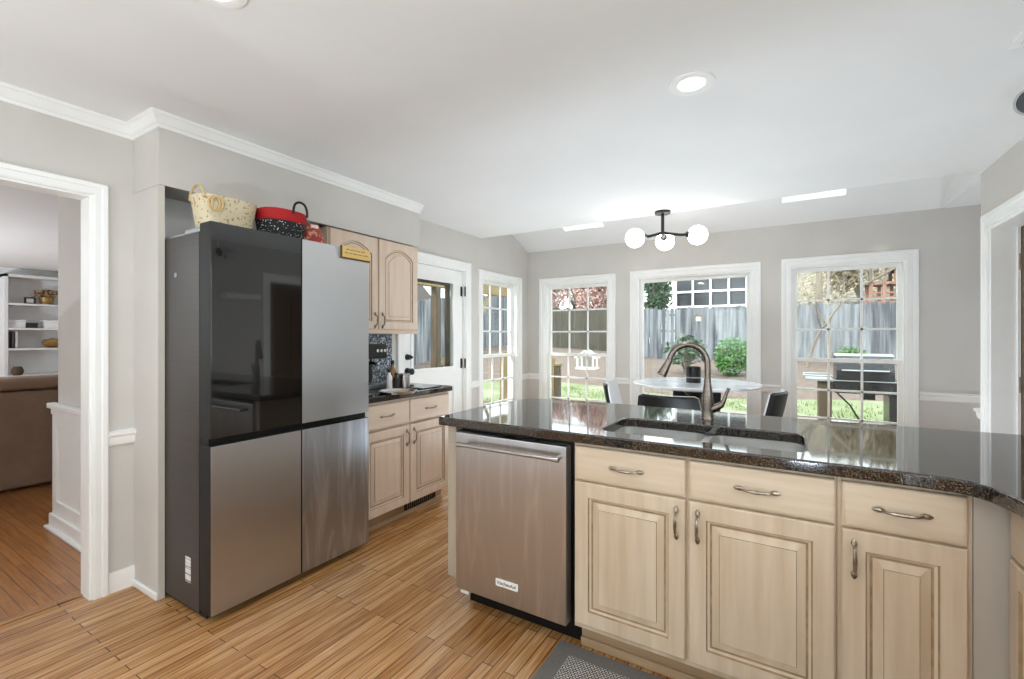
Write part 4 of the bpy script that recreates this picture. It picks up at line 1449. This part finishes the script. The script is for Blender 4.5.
chair0 = make_chair()
spots = [((-0.775, 3.72), 0, 'black dining chair with its back to the peninsula, behind the faucet'),
         ((-1.26, 4.30), -82, 'black dining chair with pale back shell at the left of the table'),
         ((-0.30, 4.30), 80, 'black dining chair at the right of the table, before the grill window'),
         ((-0.84, 4.935), 180, 'black dining chair beyond the table under the picture window')]
for i, ((x, y), a, lb) in enumerate(spots):
    c = chair0 if i == 0 else copy_tree(chair0)
    c.location = (x, y, 0)
    c.rotation_euler = (0, 0, R(a))
    c['label'] = lb
    c['group'] = 'dining chairs'
    if i == 3:
        for ch_ in [q for q in bpy.data.objects if q.parent == c and q.name.startswith('seat_pad')]:
            ch_.data = ch_.data.copy()
            ch_.data.materials[0] = M['black_leather']
            del ch_['label']

# ================================================================= outdoors
def gz(x, y):
    """yard height"""
    t = min(1, max(0, (y - 8.5) / 8.0))
    z = -0.15 + 0.62 * t * t * (3 - 2 * t)
    if x < -4:
        z += 0.055 * min(9, (-4 - x)) * min(1, max(0, (y - 10) / 8))
    return z


k = MB()
NX, NY = 60, 40
xs = [-30 + 60 * i / NX for i in range(NX + 1)]
ys = [5.5 + 16.5 * j / NY for j in range(NY + 1)]
vs = [(x, y, gz(x, y) + 0.02 * math.sin(x * 3.1) * math.cos(y * 2.3)) for y in ys for x in xs]
fs = [(j * (NX + 1) + i, j * (NX + 1) + i + 1, (j + 1) * (NX + 1) + i + 1, (j + 1) * (NX + 1) + i) for j in range(NY) for i in range(NX)]
struct(k.add(vs, fs).build('ground_lawn', M['lawn']))
struct(MB().box(-30, 12, -12, 5.6, -0.75, -0.45).build('ground_side', M['lawn'], smooth=0))
k = MB()
NX, NY = 40, 14
xs = [-16 + 32 * i / NX for i in range(NX + 1)]


def my(i, x):
    y0_ = 10.9 + 0.35 * math.sin(x * 0.9)
    return y0_ + (19.9 - y0_) * i / NY


vs = [(x, my(j, x), gz(x, my(j, x)) + 0.035 + (0.0 if j else -0.05)) for j in range(NY + 1) for x in xs]
fs = [(j * (NX + 1) + i, j * (NX + 1) + i + 1, (j + 1) * (NX + 1) + i + 1, (j + 1) * (NX + 1) + i) for j in range(NY) for i in range(NX)]
struct(k.add(vs, fs).build('ground_mulch', M['mulch']))
k = MB().box(-1.2, 3.6, YB + WT, 9.6, -0.30, -0.10)
struct(k.build('ground_patio', M['patio'], smooth=0))
# hillside beyond the fence
k = MB()
NX, NY = 40, 24


def hz_(x, y):
    q = min(1, max(0, (x + 2.5) / 4.0))
    return 0.35 + q * max(0, y - 20) * 0.32 + 0.35 * math.sin(x * 0.8) * math.cos(y * 0.5)


xs = [-14 + 54 * i / NX for i in range(NX + 1)]
ys = [20 + 45 * j / NY for j in range(NY + 1)]
vs = [(x, y, hz_(x, y)) for y in ys for x in xs]
fs = [(j * (NX + 1) + i, j * (NX + 1) + i + 1, (j + 1) * (NX + 1) + i + 1, (j + 1) * (NX + 1) + i) for j in range(NY) for i in range(NX)]
struct(k.add(vs, fs).build('hillside', M['hill']))
# grass tufts in the lawn
k = MB()
for i in range(9000):
    x, y = random.uniform(-6, 4), random.uniform(7.0, 13.5)
    if -1.3 < x < 3.7 and y < 9.7:
        continue
    if y > 10.9 or abs(x + 3.42) < 0.25 and abs(y - 7.15) < 0.25:
        continue
    z = gz(x, y)
    a = random.uniform(0, math.pi)
    w, h = 0.012, random.uniform(0.03, 0.09)
    cx_, sy_ = math.cos(a) * w, math.sin(a) * w
    l = random.uniform(-0.04, 0.04)
    k.add([(x - cx_, y - sy_, z - 0.01), (x + cx_, y + sy_, z - 0.01), (x + l, y + l, z + h)], [(0, 1, 2)])
tag(k.build('grass', M['grass'], smooth=0), 'short green grass growing over the back lawn', 'grass', kind='stuff')


def fence(name, p0, p1, h, m, label, seed, base=None, post_every=2.4):
    rnd = random.Random(seed)
    p0, p1 = Vector(p0), Vector(p1)
    L = (p1 - p0).length
    d = (p1 - p0) / L
    nrm = Vector((-d.y, d.x))
    ang = math.atan2(d.y, d.x)
    t = thing(name, label, 'fence', (p0.x, p0.y, 0))
    k = MB()
    n = int(L / 0.145)
    for i in range(n):
        s = i * L / n
        a = p0 + d * (s + 0.004)
        b_ = p0 + d * (s + L / n - 0.004)
        off = nrm * rnd.uniform(-0.004, 0.004)
        z0 = gz(a.x, a.y) + 0.03 + rnd.uniform(0, 0.02)
        z1 = z0 + h + rnd.uniform(-0.035, 0.035)
        c = (a + b_) / 2
        vs = []
        for o in (off, off + nrm * 0.02):
            q0, q1 = a + o, b_ + o
            qa, qb = q0 + (q1 - q0) * 0.2, q0 + (q1 - q0) * 0.8
            vs += [(q0.x, q0.y, z0), (q1.x, q1.y, z0), (q1.x, q1.y, z1 - 0.04), (qb.x, qb.y, z1), (qa.x, qa.y, z1), (q0.x, q0.y, z1 - 0.04)]
        k.add(vs, [(0, 1, 2, 3, 4, 5), (11, 10, 9, 8, 7, 6)] + [(j, (j + 1) % 6, (j + 1) % 6 + 6, j + 6) for j in range(6)])
    k.build('board_panel', m, t, smooth=0)
    for zr in (0.3, h * 0.55, h - 0.25):
        k = MB()
        q0, q1 = p0 + nrm * 0.045, p1 + nrm * 0.045
        k.tube([(q0.x, q0.y, gz(q0.x, q0.y) + zr), (q1.x, q1.y, gz(q1.x, q1.y) + zr)], 0.035, 4)
        k.build('rail', m, t, smooth=0)
    s = 0.0
    while s < L:
        q = p0 + d * s + nrm * 0.10
        z = gz(q.x, q.y)
        MB().box(q.x - 0.045, q.x + 0.045, q.y - 0.045, q.y + 0.045, z - 0.2, z + h - 0.05).build('post', m, t, smooth=0)
        s += post_every
    return t


fence('board_fence', (-5.0, 17.0), (9.5, 17.4), 1.82, M['fence'], 'weathered grey board fence behind the shrubs', 1)
fence('board_fence', (-16.5, 19.6), (-5.1, 19.4), 1.85, M['fence_dark'], 'dark weathered board fence at the far left of the yard', 2)
fence('board_fence', (-11.5, 2.0), (-11.5, 18.8), 2.3, M['fence'], 'grey side fence seen through the back door', 3)

# birdhouse in front of the fence
bh = thing('birdhouse', 'small pale birdhouse on a post before the grey fence', 'birdhouse', (-2.66, 16.6, gz(-2.66, 16.6)))
zb = gz(-2.66, 16.6)
MB().box(-2.69, -2.63, 16.57, 16.63, zb, zb + 1.36).build('post', M['fence'], bh, smooth=0)
MB().box(-2.735, -2.585, 16.52, 16.68, zb + 1.36, zb + 1.56).build('box_body', M['bird_tan'], bh, smooth=0)
MB().prism([(-2.78, zb + 1.54), (-2.54, zb + 1.54), (-2.66, zb + 1.68)], 16.49, 16.71, 'y').build('roof', M['bark'], bh, smooth=0)


def leaves(mb, c, rad, n, size, rnd, hollow=0.55, flat=1.0):
    for i in range(n):
        while True:
            p = Vector((rnd.uniform(-1, 1), rnd.uniform(-1, 1), rnd.uniform(-1, 1)))
            if hollow < p.length < 1:
                break
        p = Vector((c[0] + p.x * rad[0], c[1] + p.y * rad[1], c[2] + p.z * rad[2]))
        a = Vector((rnd.gauss(0, 1), rnd.gauss(0, 1), rnd.gauss(0, 1))).normalized()
        b_ = a.cross(Vector((rnd.gauss(0, 1), rnd.gauss(0, 1), rnd.gauss(0, 1)))).normalized()
        s = size * rnd.uniform(0.6, 1.3)
        mb.add([p - a * s, p + b_ * s * 0.45, p + a * s, p - b_ * s * 0.45], [(0, 1, 2, 3)])


def shrub(label, x, y, rad, n, size, m, seed):
    rnd = random.Random(seed)
    z = gz(x, y)
    t = thing('shrub', label, 'shrub', (x, y, z))
    k = MB()
    for i in range(9):
        a = rnd.uniform(0, 2 * math.pi)
        k.tube([(x, y, z), (x + rad[0] * 0.3 * math.cos(a), y + rad[1] * 0.3 * math.sin(a), z + rad[2] * 0.8), (x + rad[0] * 0.7 * math.cos(a), y + rad[1] * 0.7 * math.sin(a), z + rad[2] * 1.5)], [0.03, 0.02, 0.008], 5)
    k.build('stems', M['bark'], t)
    k = MB()
    for q in range(6):
        c = (x + rnd.uniform(-0.4, 0.4) * rad[0], y + rnd.uniform(-0.4, 0.4) * rad[1], z + rad[2] * (1.1 + rnd.uniform(-0.35, 0.35)))
        leaves(k, c, (rad[0] * 0.68, rad[1] * 0.68, rad[2] * 0.72), n // 6, size, rnd, 0.2)
    o = k.build('foliage', m, t, smooth=0)
    return t


shrub('round bright green shrub before the grey fence, right of the faucet', -1.20, 13.2, (0.52, 0.5, 0.52), 5200, 0.045, M['leaf'], 3)
shrub('loose dark broad-leaved shrub behind the faucet arch', -2.45, 13.2, (0.55, 0.5, 0.56), 330, 0.10, M['leaf_dark'], 4)
shrub('small lime green shrub behind the grill', 1.50, 15.6, (0.40, 0.4, 0.30), 1500, 0.05, M['leaf'], 5)


def tree(label, x, y, h, m_bark, m_leaf, crown, n, size, seed, lean=0.0, rad=0.12, depth=4, base=None):
    rnd = random.Random(seed)
    z = gz(x, y) if base is None else base
    t = thing('tree', label, 'tree', (x, y, z))
    k = MB()
    tips = []

    def grow(p, d, L, r, lev):
        q = p
        pts, rr = [p.copy()], [r]
        for i in range(3):
            d = (d + Vector((rnd.uniform(-.2, .2), rnd.uniform(-.2, .2), 0.06))).normalized()
            q = q + d * L / 3
            pts.append(q.copy())
            rr.append(r * (1 - 0.14 * (i + 1)))
        k.tube(pts, rr, 6 if lev < 2 else 4)
        if lev >= depth:
            tips.append(q)
            return
        for b_ in range(2 if lev else 3):
            nd = (d + Vector((rnd.uniform(-.8, .8), rnd.uniform(-.8, .8), rnd.uniform(-.1, .5)))).normalized()
            grow(q, nd, L * rnd.uniform(0.62, 0.82), rr[-1] * 0.72, lev + 1)
    grow(Vector((x, y, z - 0.1)), Vector((lean, 0, 1)).normalized(), h * 0.36, rad, 0)
    k.build('trunk', m_bark, t)
    if m_leaf:
        k = MB()
        per = max(1, n // max(1, len(tips)))
        for q in tips:
            leaves(k, q, (crown, crown, crown * 0.8), per, size, rnd, 0.0)
        k.build('crown', m_leaf, t, smooth=0)
    return t


def bushy(label, x, y, zc, rad, n, size, m_leaf, seed, m_bark='bark'):
    """low-crowned tree: forked trunk and a crown of leaves"""
    rnd = random.Random(seed)
    z = gz(x, y)
    t = thing('tree', label, 'tree', (x, y, z))
    k = MB()
    for i in range(7):
        a = rnd.uniform(0, 2 * math.pi)
        q = Vector((x + rad[0] * 0.75 * math.cos(a), y + rad[1] * 0.75 * math.sin(a), zc + rad[2] * rnd.uniform(-0.1, 0.7)))
        p0 = Vector((x, y, z - 0.1))
        mid = Vector((x + (q.x - x) * 0.3, y + (q.y - y) * 0.3, z + (q.z - z) * 0.55))
        k.tube([p0, mid, q], [0.11, 0.07, 0.015], 6)
    k.build('trunk', M[m_bark], t)
    k = MB()
    for c in range(8):
        p = (x + rnd.uniform(-0.6, 0.6) * rad[0], y + rnd.uniform(-0.6, 0.6) * rad[1], zc + rnd.uniform(-0.55, 0.55) * rad[2])
        leaves(k, p, (rad[0] * 0.5, rad[1] * 0.5, rad[2] * 0.55), n // 8, size, rnd, 0.0)
    k.build('crown', M[m_leaf], t, smooth=0)
    return t


bushy('pink blossoming tree beyond the dark fence, at the right of the left window', -8.3, 22.0, 3.7, (1.5, 0.9, 1.7), 9000, 0.085, 'blossom', 11)
bushy('pink blossoming tree beyond the dark fence, at the left of the left window', -11.4, 22.6, 3.7, (1.6, 1.0, 1.8), 9000, 0.085, 'blossom', 12)
bushy('pink blossoming tree beyond the dark fence, farthest back in the left window', -10.1, 24.4, 3.9, (1.3, 0.9, 1.7), 7000, 0.085, 'blossom', 21)
bushy('lime leaved tree beyond the fence, left of the white sunroom', -5.9, 23.4, 3.3, (0.75, 0.7, 1.5), 3000, 0.09, 'leaf_lime', 13)
bushy('dark leaved tree before the left end of the white sunroom', -5.05, 20.6, 3.35, (0.75, 0.6, 1.2), 1500, 0.10, 'leaf_dark', 14)
tree('bare pale many-branched tree before the fence in the right window', 0.40, 15.2, 3.6, M['bark_pale'], None, 0, 0, 0, 15, rad=0.05, depth=5)
tree('second bare pale tree before the fence, nearer the grill', 0.95, 16.2, 3.4, M['bark_pale'], None, 0, 0, 0, 22, rad=0.045, depth=5)
tree('thick leaning bare trunk on the hillside', 0.9, 23.5, 9.0, M['bark_pale'], M['dry_leaf'], 1.0, 1800, 0.09, 16, lean=0.15, rad=0.2, base=0.9)
bushy('dry leaved tree in the middle of the hillside', 3.2, 27.5, 5.2, (1.6, 1.0, 2.0), 4000, 0.10, 'dry_leaf', 17, 'bark_pale')
bushy('dry leaved tree high on the hillside', 6.4, 32.0, 7.0, (1.8, 1.0, 2.2), 4000, 0.10, 'dry_leaf', 18, 'bark_pale')
bushy('bare tree beyond the grey side fence', -14.2, 8.5, 3.0, (1.2, 1.2, 1.8), 900, 0.10, 'dry_leaf', 19)

# neighbour's sunroom: white grid before dark glass, above the fence
nh = thing('neighbour_house', "white gridded sunroom of the house beyond the grey fence", 'house', (-4.0, 25.5, 0))
NY_ = 25.0
nx0, nx1, nz0, nz1 = -5.1, -1.74, 2.85, 4.15
cell = (nx1 - nx0) / 4
k = MB()
for i in range(5):
    w = 0.055 if i < 4 else 0.10
    x = nx0 + i * cell
    k.box(x - w, x + w * 0.6, NY_ - 0.12, NY_, 0.3, nz1 + 1.0)
for z in (nz0, 3.62, 4.40):
    k.box(nx0, nx1, NY_ - 0.1, NY_, z - 0.05, z + 0.05)
k.build('window_grid', M['trim'], nh, smooth=0)
MB().box(nx0 - 0.02, nx1 + 0.02, NY_ + 0.02, NY_ + 0.05, 0.3, nz1 + 1.0).build('window_glass', M['house_dark'], nh, smooth=0)
MB().box(nx0 - 0.1, nx1 + 0.4, NY_ + 0.06, NY_ + 4, 0, nz1 + 1.0).build('wall', M['siding_tan'], nh, smooth=0)
MB().prism([(NY_ - 0.6, nz1 + 1.0), (NY_ + 4.6, nz1 + 1.0), (NY_ + 2, nz1 + 2.4)], nx0 - 0.5, nx1 + 0.8, 'x').build('roof', M['roof_grey'], nh, smooth=0)

# wooden playhouse beyond the fence
ph = thing('playhouse', 'red-brown wooden play tower above the fence at right', 'playhouse', (3.6, 21.0, 0.6))
px0, px1, py0, py1 = 2.40, 3.90, 20.3, 21.4
xm = 3.12
for x in (px0 + 0.04, 2.80, 3.16, 3.54, px1 - 0.04):
    for y in (py0, py1):
        MB().box(x - 0.05, x + 0.05, y - 0.05, y + 0.05, 0.4, 3.22).build('post', M['red_wood'], ph, smooth=0)
MB().box(px0 - 0.05, px1 + 0.05, py0 - 0.08, py1 + 0.08, 2.44, 2.54).build('deck', M['red_wood'], ph, smooth=0)
k = MB()
for z in (2.68, 2.84):
    k.box(px0, px1, py0 - 0.04, py0 + 0.02, z - 0.03, z + 0.03)
k.build('railing', M['red_wood'], ph, smooth=0)
k = MB()
for y in (py0, py1):
    k.box(px0 - 0.02, px1 + 0.02, y - 0.04, y + 0.04, 3.14, 3.22)
    k.box(xm - 0.05, xm + 0.05, y - 0.04, y + 0.04, 3.22, 3.62)
k.build('rafters', M['red_wood'], ph, smooth=0)
k = MB().prism([(px0 - 0.14, 3.13), (px0 - 0.14, 3.19), (xm, 3.74), (px1 + 0.14, 3.19), (px1 + 0.14, 3.13), (xm, 3.66)], py0 - 0.12, py1 + 0.12, 'y')
k.build('roof', M['roof_brown'], ph, smooth=0)

# grill on the patio
gx0, gy0_, gg = 0.93, 8.75, -0.10
gr = thing('gas_grill', 'black gas grill with side shelf standing on the patio', 'grill', (gx0, gy0_, gg))


def gbox(nm, x0, x1, y0, y1, z0, z1, m, bev=0.008):
    return MB().box(gx0 + x0, gx0 + x1, gy0_ + y0, gy0_ + y1, gg + z0, gg + z1, bev).build(nm, m, gr)


gbox('fire_box', -0.36, 0.46, -0.28, 0.28, 0.55, 0.755, M['hose_black'], 0.02)
hood = [(-0.29, 0.755), (-0.29, 0.86), (-0.24, 1.00), (-0.12, 1.105), (0.02, 1.125), (0.16, 1.10), (0.26, 1.0), (0.29, 0.88), (0.29, 0.755)]
k = MB().prism([(gy0_ + a, gg + z) for a, z in hood], gx0 - 0.33, gx0 + 0.36, 'x')
hd_ = k.build('hood', M['hose_black'], gr, smooth=40)
k = MB().prism([(gy0_ + a, gg + z) for a, z in [(-0.12, 1.108), (-0.10, 1.125), (0.02, 1.142), (0.17, 1.115), (0.28, 1.01), (0.25, 1.01), (0.15, 1.10), (0.02, 1.126)]], gx0 - 0.34, gx0 + 0.37, 'x')
k.build('hood_trim', M['grill_steel'], hd_, smooth=40)
MB().tube([(gx0 - 0.26, gy0_ - 0.30, gg + 0.90), (gx0 - 0.26, gy0_ - 0.345, gg + 0.90), (gx0 + 0.29, gy0_ - 0.345, gg + 0.90), (gx0 + 0.29, gy0_ - 0.30, gg + 0.90)], 0.012, 8).build('handle', M['grill_steel'], hd_)
gbox('control_panel', -0.36, 0.46, -0.33, -0.28, 0.57, 0.72, M['hose_black'])
gbox('front_strip', -0.38, 0.56, -0.345, -0.30, 0.735, 0.75, M['grill_steel'], 0.004)
for i in range(4):
    MB().cyl((gx0 - 0.26 + 0.2 * i, gy0_ - 0.33, gg + 0.645), (gx0 - 0.26 + 0.2 * i, gy0_ - 0.36, gg + 0.645), 0.025).build('knob', M['black'], gr)
k = MB().prism([(gx0 - 0.72, gy0_ - 0.25), (gx0 - 0.365, gy0_ - 0.28), (gx0 - 0.365, gy0_ + 0.28), (gx0 - 0.72, gy0_ + 0.25)], gg + 0.72, gg + 0.75, 'z')
k.build('side_shelf', M['grill_steel'], gr, smooth=0)
k = MB().tube([(gx0 - 0.38, gy0_ - 0.27, gg + 0.80), (gx0 - 0.74, gy0_ - 0.24, gg + 0.80), (gx0 - 0.74, gy0_ + 0.24, gg + 0.80), (gx0 - 0.38, gy0_ + 0.27, gg + 0.80)], 0.014, 8)
k.build('towel_rail', M['grill_steel'], gr)
k = MB().prism([(gx0 + 0.465, gy0_ - 0.28), (gx0 + 0.95, gy0_ - 0.26), (gx0 + 0.95, gy0_ + 0.26), (gx0 + 0.465, gy0_ + 0.28)], gg + 0.70, gg + 0.76, 'z')
k.build('side_burner', M['hose_black'], gr, smooth=0)
for x in (-0.55, 0.43):
    gbox('leg', x, x + 0.17 if x < 0 else x + 0.06, -0.22, 0.22, 0.0, 0.55 if x > 0 else 0.72, M['old_wood'] if x < 0 else M['hose_black'], 0.004)
gbox('cart', 0.30, 0.95, -0.25, 0.25, 0.06, 0.53, M['hose_black'])
gbox('grease_tray', 0.0, 0.16, -0.1, 0.1, 0.45, 0.55, M['hose_black'])
MB().tube([(gx0 - 0.33, gy0_ - 0.15, gg + 0.56), (gx0 - 0.15, gy0_ - 0.18, gg + 0.36), (gx0 - 0.02, gy0_ - 0.2, gg + 0.10)], 0.012, 6).build('gas_hose', M['hose_black'], gr)

# bird feeder shaped like a small house, and a railing post, seen in the left window
fxx, fyy = -3.40, 8.43
fz = gz(fxx, fyy)
fe = thing('bird_feeder', 'white house-shaped bird feeder on a pole in the left window', 'bird feeder', (fxx, fyy, fz))
zt = 0.70
for ax in (-0.16, 0.16):
    for ay in (-0.11, 0.11):
        MB().box(fxx + ax - 0.012, fxx + ax + 0.012, fyy + ay - 0.012, fyy + ay + 0.012, zt, zt + 0.185).build('post', M['trim'], fe, smooth=0)
MB().box(fxx - 0.19, fxx + 0.19, fyy - 0.14, fyy + 0.14, zt - 0.03, zt).build('tray', M['trim'], fe, smooth=0)
k = MB()
for y in (fyy - 0.14, fyy + 0.115):
    k.prism([(fxx - 0.21, zt + 0.175), (fxx - 0.21, zt + 0.20), (fxx, zt + 0.345), (fxx + 0.21, zt + 0.20), (fxx + 0.21, zt + 0.175), (fxx, zt + 0.318)], y, y + 0.025, 'y')
k.build('gable', M['trim'], fe, smooth=0)
k = MB().prism([(fxx - 0.20, zt + 0.185), (fxx - 0.20, zt + 0.190), (fxx, zt + 0.332), (fxx + 0.20, zt + 0.190), (fxx + 0.20, zt + 0.185), (fxx, zt + 0.326)], fyy - 0.115, fyy + 0.115, 'y')
k.build('roof', M['clear'], fe, smooth=0)
MB().box(fxx - 0.15, fxx + 0.15, fyy - 0.003, fyy + 0.003, zt, zt + 0.18).build('pane', M['clear'], fe, smooth=0)
MB().cyl((fxx, fyy, fz), (fxx, fyy, zt - 0.03), 0.016).build('pole', M['black'], fe)

# side porch seen through the back door and its window
struct(MB().box(-5.6, XL - 0.14, 1.5, 8.0, -0.20, -0.06).build('floor_porch', M['old_wood'], smooth=0))


def porch_post(x, y, h, m, lb, brace=True):
    t = thing('porch_post', lb, 'post', (x, y, -0.06), group='porch posts')
    MB().box(x - 0.06, x + 0.06, y - 0.06, y + 0.06, -0.06, h, 0.005).build('shaft', m, t, smooth=0)
    MB().box(x - 0.075, x + 0.075, y - 0.075, y + 0.075, -0.06, 0.06, 0.005).build('base_trim', m, t, smooth=0)
    if brace:
        MB().tube([(x, y + 0.06, h - 0.55), (x, y + 0.40, h - 0.03)], 0.045, 4).tube([(x, y - 0.06, h - 0.55), (x, y - 0.40, h - 0.03)], 0.045, 4).build('brace', m, t, smooth=0)
    return t


porch_post(-5.0, 6.95, 2.12, M['new_wood'], 'yellow pine porch post with braces outside the narrow window')
porch_post(-5.0, 5.80, 2.12, M['old_wood'], 'brown porch post without braces outside the back door', False)
porch_post(-5.0, 7.9, 1.0, M['new_wood'], 'short yellow pine railing post outside the narrow window', False)
k = MB().box(-5.06, -4.94, 3.6, 8.0, 2.121, 2.30)
tag(k.build('porch_beam', M['new_wood'], smooth=0), 'yellow pine beam carried by the porch posts', 'beam')
rl = thing('porch_railing', 'pine porch railing with upright pickets outside the narrow window', 'railing', (-5.0, 6.37, -0.06))
for z in (0.08, 0.86):
    MB().box(-5.03, -4.97, 5.885, 6.865, z - 0.03, z + 0.03).build('rail', M['new_wood'], rl, smooth=0)
k = MB()
for i in range(8):
    y = 5.95 + i * 0.12
    k.box(-5.018, -4.982, y - 0.018, y + 0.018, 0.11, 0.83)
k.build('pickets', M['old_wood'], rl, smooth=0)
rp = thing('railing_post', 'pine railing post with a cap seen low in the left window', 'post', (-3.42, 7.15, -0.15))
MB().box(-3.46, -3.38, 7.11, 7.19, -0.2, 0.80).build('shaft', M['old_wood'], rp, smooth=0)
MB().box(-3.48, -3.36, 7.09, 7.21, 0.80, 0.85, 0.01).build('cap', M['new_wood'], rp, smooth=0)
MB().box(-3.52, -3.475, 7.11, 7.15, -0.2, 0.93).build('picket', M['new_wood'], rp, smooth=0)
shd = thing('shed', 'blue-grey neighbouring house with a pale roof beyond the side fence', 'house', (-17.5, 16.0, 0))
MB().box(-21.5, -16.2, 13.5, 18.5, -0.4, 2.7).build('wall', M['siding_blue'], shd, smooth=0)
MB().prism([(13.1, 2.7), (18.9, 2.7), (16.0, 4.9)], -21.9, -15.8, 'x').build('roof', M['roof_grey'], shd, smooth=0)

# ================================================================= added fill lights, all out of view, bounced off the ceilings
def fill_uplight(x, y, lb, power):
    t = thing('fill_light', lb, 'fill light', (x, y, 0))
    MB().lathe([(0.0, 0.0), (0.15, 0.0), (0.16, 0.02), (0.16, 0.26), (0.152, 0.26), (0.152, 0.22), (0.0, 0.22)], (x, y, 0), 32, caps=False).build('fill_can', M['black'], t)
    MB().lathe([(0.155, 0.24), (0.165, 0.25), (0.165, 0.268), (0.15, 0.268)], (x, y, 0), 32, caps=False).build('rim', M['chrome'], t)
    l = lamp('AREA', (x, y, 0.25), power, color=UPC, size=0.28, direction=(0, 0, 1))
    l.parent = t
    l.location = (0, 0, 0.25)
    return t


UPC = (0.78, 0.90, 1.0)
fill_uplight(0.1, -1.3, 'added black fill light behind the camera near the right counter', 54)
fill_uplight(-1.7, -1.7, 'added black fill light behind the camera near the small window', 38)
fill_uplight(-0.50, 2.90, 'added black fill light hidden close behind the peninsula', 13)
fill_uplight(0.55, 3.75, 'added black fill light hidden behind the peninsula near the right wall', 5)
fill_uplight(-1.78, 3.75, 'added black fill light hidden behind the peninsula near the back door', 13)
fill_uplight(2.2, 4.75, 'added black fill light in the alcove around the corner', 8)
fill_uplight(-8.0, -1.4, 'added black fill light in the living room out of sight', 190)
